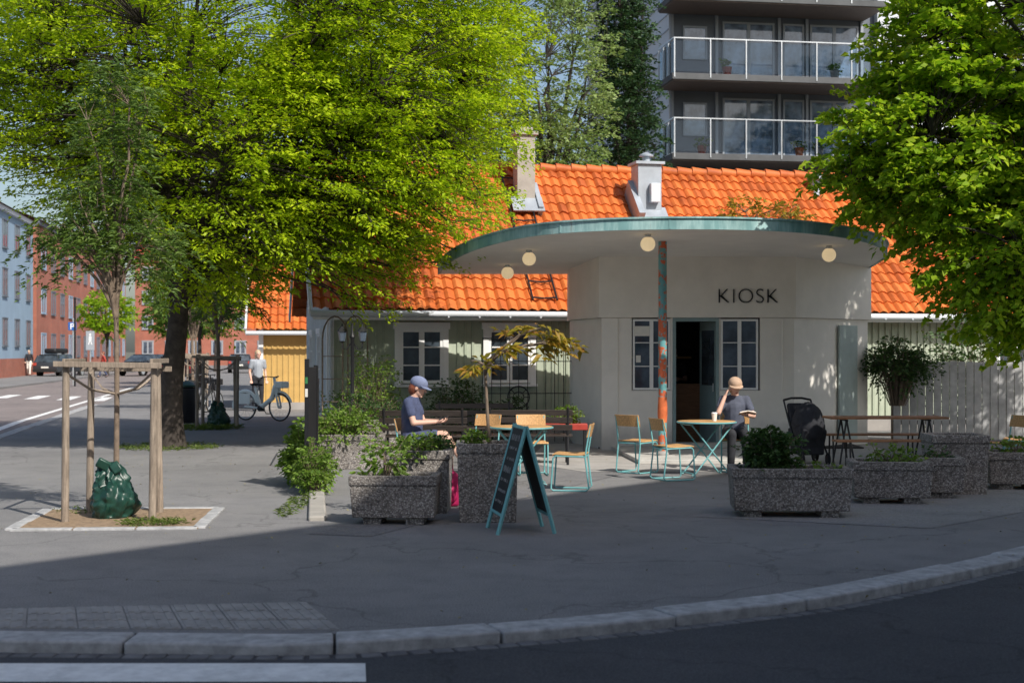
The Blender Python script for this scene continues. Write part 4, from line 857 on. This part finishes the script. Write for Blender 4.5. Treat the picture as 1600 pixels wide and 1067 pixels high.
for lv,zt in enumerate((5.8,8.5,11.25,14.0,16.7)):
    b=part(ap,'balcony',MB().bx(-6.9,.9,-2.1,-.12,zt-.22,zt),m_conc,.01); part(b,'soffit',MB().bx(-6.85,.85,-2.05,-.12,zt-.26,zt-.221),m_soffw)
    mb=MB()
    for j in range(7): mb.bx(-6.85+j*1.28,-6.81+j*1.28,-2.12,-2.06,zt-.15,zt+1.18)
    mb.bx(-6.85,.9,-2.11,-2.05,zt+1.18,zt+1.22); mb.bx(-6.87,-6.82,-2.04,-.1,zt+1.18,zt+1.22)
    for j in range(3): mb.bx(-6.87,-6.83,-1.4+j*.65,-1.36+j*.65,zt,zt+1.18)
    part(b,'railing',mb,m_steel)
    part(b,'glass_panel',MB().bx(-6.8,.86,-2.05,-2.035,zt+.06,zt+1.12),m_cglass); part(b,'glass_panel',MB().bx(-6.815,-6.8,-2.0,-.1,zt+.06,zt+1.12),m_cglass)
    for x,w_ in ((-3.5,1.95),(-1.8,.8),(-.25,1.85)): window(ap,x,-.03,zt+.05,w_,2.25,2 if w_>1 else 1,1,.07,m_mgrey,m_glass3,0)
    window(ap,-5.5,-.03,zt+.9,.9,1.2,1,1,.06,m_mgrey,m_glass3,0)
for j in range(6): window(ap,3+ (j%2)*4.0,-.33,4+ (j//2)*2.75*1.0+4,1.4,1.5,2,1,.06,m_zinc,m_glass2,0)
for i,(x,z,m_) in enumerate(((10.1,8.5,m_orange),(10.8,8.5,m_conc2),(7.5,11.25,m_redp),(11.4,11.25,m_conc2),(6.6,8.5,m_redp))):
    r=thing('flower_pot','plant pot standing on a balcony','plant pot',(x,50.3-(12-x)*.158,z),0,'balcony plant pots'); part(r,'pot',MB().lathe((0,0,0),[(.12,0),(.17,.3),(.18,.32)],14),m_); rg=np.random.default_rng(i)
    st=rg.normal(0,.05,(14,3))+np.array([0,0,.3]); ax=nrmz(rg.normal(0,.5,(14,3))+np.array([0,0,1.])); obj('foliage',leaves(rg,st,ax,np.full(14,.35),8,.12,.5,.4,.3,.6,L_shrub),r)
# ---------------------------------------------------------------- street facades
bl=thing('office_building','pale blue rendered building with dark windows','building',(-26.74,60,0),R(99.6)); part(bl,'wall',MB().bx(0,39.5,0,12,0,10.6),m_blue); part(bl,'plinth',MB().bx(-.01,39.52,-.04,12,0,1.2),m_brick)
mb=MB().add([(0,-.4,10.6),(39.5,-.4,10.6),(39.5,6,13.6),(0,6,13.6),(0,12,10.6),(39.5,12,10.6)],[(0,1,2,3),(3,2,5,4),(1,5,2),(0,3,4)]); part(bl,'roof',mb,m_redp)
part(bl,'cornice',MB().bx(-.1,39.5,-.25,-.002,10.3,10.59),m_lgrey)
for i in range(9):
    for z in (2.0,5.1,8.1): window(bl,3+i*4.3,-.03,z,1.5,1.7,2,1,.08,m_grey,m_glass2,.06)
br=thing('brick_building','red brick street building with rows of windows','building',(-33.5,100.2,0),R(99.6)); part(br,'wall',MB().bx(0,62,0,11,0,10.9),m_brick); part(br,'cornice',MB().bx(0,62,-.2,-.003,10.6,10.92),m_grey)
part(br,'roof',MB().add([(0,-.4,10.9),(62,-.4,10.9),(62,6,13.4),(0,6,13.4)],[(0,1,2,3)]),m_redp)
for i in range(13):
    for z in (1.2,4.4,7.6): window(br,3+i*4.7,-.03,z,1.9,1.7,2,1,.1,m_grey if i%3 else m_blue,m_glass2,.08)
br=thing('brick_building','red brick building closing the street','building',(-44,166,0)); part(br,'wall',MB().bx(0,20,0,10,0,12.4),m_brick); part(br,'roof',MB().add([(-.4,-.4,12.4),(20.4,-.4,12.4),(20.4,5,15.2),(-.4,5,15.2)],[(0,1,2,3)]),m_redp)
for i in range(7):
    for z in (1.3,4.2,7.1,9.9): window(br,1.5+i*2.7,-.03,z,1.2,1.5,2,1,.1,m_mgrey,m_glass2,.08)
# building across the road, which throws the shade over the pavement
d=Vector((.63,.777)).normalized(); P0=Vector((5.15,-.78))-d*11; ang=math.atan2(d.y,d.x)
ac=thing('apartment_building','plain rendered apartment block across the road','building',(P0.x,P0.y,RZ),ang)
part(ac,'wall',MB().bx(0,25,-12,0,0,14.1),m_rendout); part(ac,'cornice',MB().bx(-.1,25.1,.002,.12,13.7,14.0),m_lgrey)
for i in range(5):
    for z in (1.2,4.2,7.4,10.6): window(ac,2.5+i*4.8,.03,z,1.3,1.7,2,2,.07,m_wfr,m_glass2,.1,rz=R(180))
# ---------------------------------------------------------------- people
def baked(mb,name,m,vox,it=4,parent=None):
    me=mb.mesh(name,m,False); o=bpy.data.objects.new('tmp',me); COL.objects.link(o)
    q=o.modifiers.new('r','REMESH'); q.mode='VOXEL'; q.voxel_size=vox; q.use_smooth_shade=True
    q=o.modifiers.new('s','SMOOTH'); q.iterations=it; q.factor=.5
    bpy.context.view_layer.update(); me2=bpy.data.meshes.new_from_object(o.evaluated_get(bpy.context.evaluated_depsgraph_get())); bpy.data.objects.remove(o)
    me2.polygons.foreach_set('use_smooth',[True]*len(me2.polygons)); me2.name=name
    if not me2.materials: me2.materials.append(m)
    return obj(name,me2,parent)
def hand(mb,wr,d,nrm,side,curl=.6):
    d=Vector(d).normalized(); nrm=Vector(nrm); nrm=(nrm-d*nrm.dot(d)).normalized(); lat=d.cross(nrm)*side
    for i,(o,ln) in enumerate(((-.030,.066),(-.010,.076),(.010,.072),(.029,.056))):
        kn=wr+d*(.085-.004*abs(i-1))+lat*o; mb.cap(wr+lat*o*.55+d*.012,.015,kn,.0125,8)
        p=kn.copy(); a=0; 
        for s_,(f,rd) in enumerate(((.45,.0095),(.32,.0088),(.25,.0078))):
            a+=curl*(.8+.25*s_); dv=d*math.cos(a)+nrm*math.sin(a); q=p+dv*ln*f; mb.cap(p,rd,q,rd*.92,8); p=q
    b=wr+d*.022-lat*.024; dv=(d*.62-lat*.62+nrm*.35).normalized(); q=b+dv*.042; mb.cap(b,.0145,q,.011,8); q2=q+(d*.85-lat*.1+nrm*.5).normalized()*.034; mb.cap(q,.0105,q2,.009,8)
def person(label,loc,rz,J,skin,shirt,legs,hairm,capm=None,sleeve=.6,hair='bob',headdir=(1,0,-.25),bare=False,shoe=None,vox=.0075,shorts=.55,hb=(1,1)):
    r=thing('person',label,'person',loc,rz); V=Vector; J={k_:V(v) for k_,v in J.items()}
    mb=MB(); H=J['head']; f=V(headdir).normalized(); lt=V((0,0,1)).cross(f).normalized(); up=f.cross(lt)
    rot=Matrix((f,lt,up)).transposed().to_euler()
    def hp(a,b,c): return H+f*a+lt*b+up*c
    mb.ell(hp(-.008,0,.025),(.098,.077,.098),18,12,rot); mb.ell(hp(.025,0,-.045),(.062,.055,.068),16,10,rot); mb.cap(hp(.085,0,.02),.010,hp(.106,0,-.018),.014,8)
    mb.ell(hp(.08,0,-.055),(.014,.026,.010),10,6,rot); mb.ell(hp(.070,0,-.093),(.022,.024,.018),10,6,rot)
    for s in (-1,1):
        mb.ell(hp(-.005,s*.078,-.01),(.020,.010,.032),10,8,rot); mb.ell(hp(.078,s*.032,.030),(.016,.024,.008),10,6,rot)
    mb.cap(J['neck'],.054,H+up*-.06-f*.02,.050)
    mb.ell(J['chest'],(.105,.15*hb[0],.19)); mb.ell(J['waist'],(.10,.135*hb[1],.15)); mb.ell(J['pelvis'],(.12,.16*hb[1],.12)); mb.cap(J['pelvis'],.12,J['chest'],.12); mb.cap(J['shL'],.052,J['shR'],.052); mb.cap(J['chest'],.09,J['neck'],.055)
    for S,sg in (('L',1),('R',-1)):
        mb.cap(J['sh'+S],.050,J['el'+S],.038); mb.cap(J['el'+S],.038,J['wr'+S],.025); hand(mb,J['wr'+S],(J['wr'+S]-J['el'+S]),J.get('palm'+S,J.get('palm',V((0,0,-1)))),sg)
        mb.cap(J['hip'+S],.085,J['kn'+S],.056); mb.cap(J['kn'+S],.055,J['kn'+S].lerp(J['an'+S],.35),.053); mb.cap(J['kn'+S].lerp(J['an'+S],.35),.053,J['an'+S],.036); mb.cap(J['an'+S],.038,J['to'+S],.028)
    b=baked(mb,'body',skin,vox,3,r)
    mb=MB(); e=.014
    mb.ell(J['chest'],(.105+e,.152*hb[0]+e,.19)); mb.ell(J['waist'],(.105+e,.14*hb[1]+e,.16)); mb.cap(J['pelvis']+V((0,0,.02)),.125+e,J['chest'],.125+e); mb.cap(J['shL'],.056+e*.6,J['shR'],.056+e*.6); mb.cap(J['chest'],.095+e*.5,J['neck']-V((0,0,.03)),.062)
    for S in 'LR': 
        mb.cap(J['sh'+S],.054+e,J['sh'+S].lerp(J['el'+S],min(1,sleeve)),.046+e)
        if sleeve>1: mb.cap(J['el'+S],.046+e,J['el'+S].lerp(J['wr'+S],sleeve-1),.034+e)
    baked(mb,'shirt',shirt,.010,4,r)
    mb=MB(); mb.ell(J['pelvis'],(.135,.172*hb[1],.125))
    for S in 'LR':
        if bare: mb.cap(J['hip'+S],.098,J['hip'+S].lerp(J['kn'+S],shorts),.082)
        else: mb.cap(J['hip'+S],.098,J['kn'+S],.068); mb.cap(J['kn'+S],.067,J['kn'+S].lerp(J['an'+S],.92),.052)
    baked(mb,'trousers',legs,.010,4,r)
    for S in 'LR':
        mb=MB(); a=J['an'+S]; t=J['to'+S]; mb.cap(a+V((0,0,-.035)),.046,t+V((0,0,.0)),.036); baked(mb,'shoe',shoe or m_blk,.009,3,r)
    mb=MB(); mb.ell(hp(-.022,0,.035),(.105,.088,.102),18,12,rot)
    if hair=='bob': mb.ell(hp(-.05,0,-.03),(.075,.086,.095),14,10,rot)
    if hair=='long': mb.ell(hp(-.055,0,-.05),(.07,.084,.12),14,10,rot); mb.cap(hp(-.07,0,-.08),.06,J['chest']+V((-.09,0,.08)),.045)
    hr=baked(mb,'hair',hairm,.009,2,r)
    for s in (-1,1): part(r,'eye',MB().ell(hp(.086,s*.031,.012),(.008,.011,.006),10,6,rot),m_wfr); part(r,'pupil',MB().ell(hp(.0935,s*.031,.011),(.003,.005,.005),8,6,rot),m_black)
    part(r,'mouth',MB().ell(hp(.0945,0,-.055),(.004,.022,.005),8,6,rot),m_redp)
    if capm:
        mb=MB(); mb.ell(hp(-.015,0,.055),(.118,.098,.09),20,12,rot); c=baked(mb,'cap',capm,.008,2,r)
        vs=[];n=10
        for th in (0,.006):
            for i in range(n+1):
                a=R(-62+124*i/n)
                for rr_ in (.085,.165): q=hp(-.01+rr_*math.cos(a)*(1.08 if rr_>.1 else 1),(.088 if rr_<.1 else .095)*math.sin(a)/math.sin(R(62)),.048-(.018*math.cos(a) if rr_>.1 else 0)-.012*abs(math.sin(a))+th); vs.append(q)
        fs=[];o_=2*(n+1)
        for i in range(n):
            a=i*2; fs+=[(a,a+1,a+3,a+2),(o_+a,o_+a+2,o_+a+3,o_+a+1),(a+1,o_+a+1,o_+a+3,a+3),(a,a+2,o_+a+2,o_+a)]
        part(r,'brim',MB().add(vs,fs),capm)
    return r
SIT=dict(pelvis=(0,0,.565),waist=(-.01,0,.70),chest=(.0,0,.90),neck=(.035,0,1.07),head=(.085,0,1.185),shL=(.0,.165,1.00),shR=(.0,-.165,1.00),
 elL=(.08,.215,.75),elR=(.08,-.215,.75),wrL=(.31,.10,.72),wrR=(.31,-.10,.72),hipL=(.02,.09,.545),hipR=(.02,-.09,.545),knL=(.44,.10,.535),knR=(.44,-.09,.535),anL=(.47,.11,.10),anR=(.42,-.10,.10),toL=(.64,.13,.035),toR=(.58,-.12,.035))
W=dict(SIT); W.update(knR=(.43,-.06,.60),anR=(.66,.02,.26),toR=(.78,.05,.17),wrL=(.33,.07,.76),wrR=(.33,-.08,.76),palm=(0,0,1))
pw=person('seated woman in navy dress and blue cap holding a phone',(-1.30,18.5,0),R(-12),W,m_skin,m_navy,m_navy,m_hairr,m_navy2,.55,'bob',(1,0,-.4),bare=True,hb=(1.05,1.15),shorts=.7); pw.scale=(1.04,1.04,1.03)
r=thing('phone','dark smartphone held by the seated woman','phone',(-.885,18.40,.825),R(-12)); part(r,'casing',MB().box((0,0,0),(.14,.075,.009),(0,R(-25),0)),m_black,.003); part(r,'screen',MB().box((-.003,0,.0065),(.125,.066,.002),(0,R(-25),0)),m_glass2)
Mn=dict(SIT); Mn.update(elL=(.12,.25,.78),elR=(.22,-.25,.83),wrL=(.34,.12,.80),wrR=(.15,-.15,1.06),palmL=Vector((0,0,1)),palmR=Vector((-.2,1,.1)))
person('seated man in dark t-shirt and tan cap with a book',(3.16,20.2,0),R(-92),Mn,m_skin,m_gtee,m_blk,m_hairb,m_capb,.6,'bob',(1,.12,-.30),hb=(1.15,1.0))
r=thing('book','open book held by seated man','book',(3.27,19.76,.835),R(-92)); part(r,'cover',MB().box((0,-.058,0),(.16,.116,.008),(R(12),R(-12),0)).box((0,.058,0),(.16,.116,.008),(R(-12),R(-12),0)),m_capb); part(r,'page',MB().box((-.004,-.056,.010),(.15,.108,.010),(R(12),R(-12),0)).box((-.004,.056,.010),(.15,.108,.010),(R(-12),R(-12),0)),m_paper)
ST=dict(pelvis=(0,0,.95),waist=(0,0,1.10),chest=(0,0,1.29),neck=(.01,0,1.47),head=(.03,0,1.595),shL=(0,.175,1.40),shR=(0,-.175,1.40),elL=(-.03,.23,1.12),elR=(-.03,-.23,1.12),wrL=(.08,.22,.87),wrR=(.08,-.22,.87),hipL=(0,.09,.92),hipR=(0,-.09,.92),knL=(.03,.10,.50),knR=(.02,-.10,.50),anL=(0,.11,.085),anR=(0,-.11,.085),toL=(.15,.13,.035),toR=(.15,-.13,.035),palm=(1,0,0))
WK=dict(ST); WK.update(knL=(.18,.09,.52),anL=(.27,.10,.11),toL=(.42,.11,.05),knR=(-.02,-.09,.50),anR=(-.25,-.10,.14),toR=(-.13,-.11,.04),elL=(-.12,.22,1.13),wrL=(-.08,.21,.89),elR=(.06,-.22,1.13),wrR=(.2,-.2,.93))
ST2=dict(ST); ST2.update(wrL=(.2,.12,1.15),wrR=(.2,-.12,1.15),elL=(.02,.23,1.13),elR=(.02,-.23,1.13))
person('person in dark top standing inside the kiosk doorway',(3.0,26.5,.03),R(-100),ST2,m_skin,m_blk,m_blk,m_hairr,None,.6,'bob',(1,0,-.2),vox=.009)
person('woman in pale top standing near the parked bicycle',(-7.15,40.0,0),R(-60),ST,m_skin,m_mgrey,m_blk,m_hairb,None,.6,'long',(1,0,0),vox=.009)
person('walking person in dark jacket on far pavement',(-33.1,95,.02),R(-70),WK,m_skin,m_blk,m_navy,m_hairr,None,1.9,'bob',(1,0,0),vox=.01)
person('walking person in white trousers on far pavement',(-32.4,95.4,.02),R(-80),WK,m_skin,m_blk,m_paper,m_hairb,None,1.9,'long',(1,0,0),vox=.01)
person('pedestrian in red jacket near the far crossing',(-27.0,94,RZ),R(200),WK,m_skin,m_redp,m_navy,m_hairr,None,1.9,'bob',(1,0,0),vox=.01)
# ---------------------------------------------------------------- cars
def car(label,loc,rz,paint,box=False):
    r=thing('parked_car',label,'car',loc,rz); W_=.88
    prof=[(-2.1,.35),(-2.15,.75),(-2.05,1.0),(-1.2,1.05),(.9,1.0),(1.9,.85),(2.1,.6),(2.1,.35)]
    def ext(pr,w1,w2=None):
        n=len(pr); m_=MB(); w2=w2 or [w1]*n; vs=[(x,-ww,z) for (x,z),ww in zip(pr,w2)]+[(x,ww,z) for (x,z),ww in zip(pr,w2)]
        return m_.add(vs,[tuple(range(n)),tuple(range(n,2*n))[::-1]]+[(i,n+i,n+(i+1)%n,(i+1)%n) for i in range(n)])
    part(r,'body',ext(prof,W_),paint,.06)
    cab=[(-2.02,1.0),(-1.80,1.42),(-1.5,1.50),(.1,1.50),(.45,1.42),(1.15,1.0)]; part(r,'cabin',ext(cab,.7,[.84,.70,.68,.68,.70,.84]),m_glass,.03)
    part(r,'roof_panel',MB().bx(-1.72,.25,-.67,.67,1.475,1.52),paint,.02)
    for x0_,z0_,x1_,z1_ in ((-2.04,1.0,-1.8,1.45),(-.5,1.0,-.5,1.47)):
        for s in (-1,1): part(r,'pillar',MB().tube([(x0_,s*.82,z0_),(x1_,s*.70,z1_)],.04,6),paint)
    for x in (-1.3,1.3):
        for s in (-1,1):
            wv=part(r,'wheel',MB().rod((x,s*.70,.32),(x,s*.90,.32),.32,n=24),m_rubber,.02); part(wv,'rim',MB().rod((x,s*.903,.32),(x,s*.912,.32),.2,n=16),m_steel)
    for s in (-1,1): part(r,'tail_lamp',MB().bx(-2.17,-2.08,s*.83,s*.62,.78,.98),m_redp,.01); part(r,'headlight',MB().bx(2.0,2.11,s*.8,s*.55,.62,.76),m_wfr,.01); part(r,'mirror',MB().ell((.75,s*.95,1.05),(.07,.1,.07)),paint)
    part(r,'number_plate',MB().bx(-2.175,-2.16,-.26,.26,.62,.73),m_paper); part(r,'bumper',MB().bx(-2.2,-2.1,-.86,.86,.36,.55),m_rubber,.02); part(r,'bumper',MB().bx(2.08,2.17,-.86,.86,.33,.5),m_rubber,.02)
    if box: part(r,'roof_box',MB().bx(-1.5,.3,-.42,.42,1.6,1.92),m_black,.1); part(r,'roof_rack',MB().bx(-1.1,-1.05,-.6,.6,1.52,1.6).bx(-.1,-.05,-.6,.6,1.52,1.6),m_steel)
    return r
mr=mat('dark_red_car_paint',(.10,.022,.022),.25,.05,2,0,spec=.7); mk=mat('dark_grey_car_paint',(.035,.038,.045),.25,.05,2,0,spec=.7)
car('dark parked car with black roof box',(-30.3,95.5,RZ),R(80),mk,True); car('dark grey hatchback parked on the street',(-26.2,101,RZ),R(250),mk); car('dark red parked car beside the pavement',(-18.6,79,RZ),R(100),mr); car('dark grey car beyond the street trees',(-21,110,RZ),R(99),mk)
# ---------------------------------------------------------------- bicycle(s)
def bicycle(label,loc,rz,paint,thick=1.0):
    r=thing('bicycle',label,'bicycle',loc,rz,'parked bicycles')
    for x in (-.53,.53):
        wv=part(r,'wheel',MB().tube([(x+.32*math.cos(a*.2618),0,.34+.32*math.sin(a*.2618)) for a in range(24)],.020,8,closed=True),m_rubber)
        mb=MB()
        for a in range(12): mb.rod((x,0,.34),(x+.3*math.cos(a*.5236),0,.34+.3*math.sin(a*.5236)),.0025,n=4)
        mb.rod((x,-.04,.34),(x,.04,.34),.03); mb.tube([(x+.297*math.cos(a*.2618),0,.34+.297*math.sin(a*.2618)) for a in range(24)],.010,6,closed=True); part(wv,'rim',mb,m_steel)
    T=thick
    part(r,'frame',MB().tube([(.40,0,.86),(.30,0,.55),(-.05,0,.32)],.034*T).tube([(-.05,0,.30),(-.22,0,.80)],.022*T).tube([(-.05,.03,.30),(-.53,.03,.34)],.014*T).tube([(-.05,-.03,.30),(-.53,-.03,.34)],.014*T).tube([(-.18,.02,.65),(-.53,.03,.34)],.012*T).tube([(.38,0,.80),(.46,0,.60)],.024*T).tube([(.46,.05,.62),(.53,.05,.34)],.014*T).tube([(.46,-.05,.62),(.53,-.05,.34)],.014*T).tube([(.40,0,.8),(.36,0,1.05)],.02*T),paint)
    part(r,'saddle',MB().ell((-.25,0,.88),(.14,.075,.035)).cap((-.15,0,.88),.03,(-.02,0,.87),.02),m_rubber); part(r,'seat_post',MB().rod((-.22,0,.78),(-.25,0,.87),.013),m_steel)
    part(r,'handlebar',MB().tube([(.18,.3,1.04),(.32,.22,1.08),(.36,0,1.06),(.32,-.22,1.08),(.18,-.3,1.04)],.012),m_black)
    part(r,'basket',MB().box((.60,0,.88),(.22,.28,.16)).box((.50,0,.78),(.06,.10,.2)),m_black if T<1.2 else paint,.02)
    pts=[(-.53+.37*math.cos(R(a)),0,.34+.37*math.sin(R(a))) for a in range(10,200,10)]; part(r,'mudguard',MB().tube(pts,.028*T,6),paint)
    if T>1.2:
        part(r,'mudguard',MB().tube([(.53+.37*math.cos(R(a)),0,.34+.37*math.sin(R(a))) for a in range(20,150,10)],.03,6),paint)
        part(r,'skirt_guard',MB().prism([(-.78,-.05),(-.36,-.05),(-.36,-.04),(-.78,-.04)],.40,.66),paint)
    part(r,'crank',MB().rod((-.05,-.06,.30),(-.05,.06,.30),.07,n=14).rod((-.05,.08,.30),(.05,.08,.17),.01).rod((-.05,-.08,.30),(-.15,-.08,.43),.01).box((.07,.12,.17),(.09,.07,.02)).box((-.17,-.12,.43),(.09,.07,.02)),m_black); return r
bk=bicycle('white and green shared city bicycle with basket',(-6.05,34.5,0),R(-30),mat('white_bike_paint',(.86,.90,.84),.35,.05,2,0),1.8)
bk2=bicycle('dark city bicycle leaning by tree supports',(-8.1,37,0),R(60),m_black); clone(bk2,(-8.6,38.6,0),R(70)); clone(bk2,(-31.0,99,.02),R(10)); 
r=thing('litter_bin','dark green round litter bin beside tree','bin',(-7.7,33.5,0)); part(r,'bin_body',MB().lathe((0,0,0),[(.22,0),(.26,.05),(.28,.8),(.25,.84)],20),m_black); part(r,'bin_lid',MB().lathe((0,0,.85),[(.29,0),(.29,.04),(.15,.13)],20),m_bag)
m_pblue=mat('sign_blue',(.03,.12,.40),.4,.05)
r=thing('traffic_sign','blue parking sign on grey pole','traffic sign',(-21.6,70,0),R(5)); part(r,'pole',MB().rod((0,0,0),(0,0,3.3),.04),m_steel); part(r,'sign_plate',MB().box((-.03,-.05,2.9),(.40,.02,.40)),m_pblue,.01)
part(r,'sign_symbol',MB().bx(-.12,-.07,-.068,-.062,2.76,3.04).bx(-.07,.04,-.068,-.062,2.99,3.04).bx(-.07,.04,-.068,-.062,2.87,2.92).bx(.02,.06,-.0685,-.0625,2.89,3.02),m_wfr)
r=thing('traffic_sign','grey pedestrian information sign on slim pole','traffic sign',(-20.9,70.5,0),R(5)); part(r,'pole',MB().rod((0,0,0),(0,0,2.7),.035),m_steel); part(r,'sign_plate',MB().box((0,-.05,2.2),(.42,.02,.95)),m_mgrey,.01); part(r,'sign_symbol',MB().ell((0,-.062,2.5),(.05,.004,.05)).box((0,-.062,2.3),(.12,.004,.25)).box((-.05,-.062,2.1),(.04,.004,.2),(0,.3,0)).box((.05,-.062,2.1),(.04,.004,.2),(0,-.3,0)),m_wfr)
r=thing('signpost','thin dark street pole by the far kerb','pole',(-20.9,68,0)); part(r,'pole',MB().rod((0,0,0),(0,0,4.2),.05),m_black); part(r,'pole_cap',MB().ell((0,0,4.2),.07),m_black)
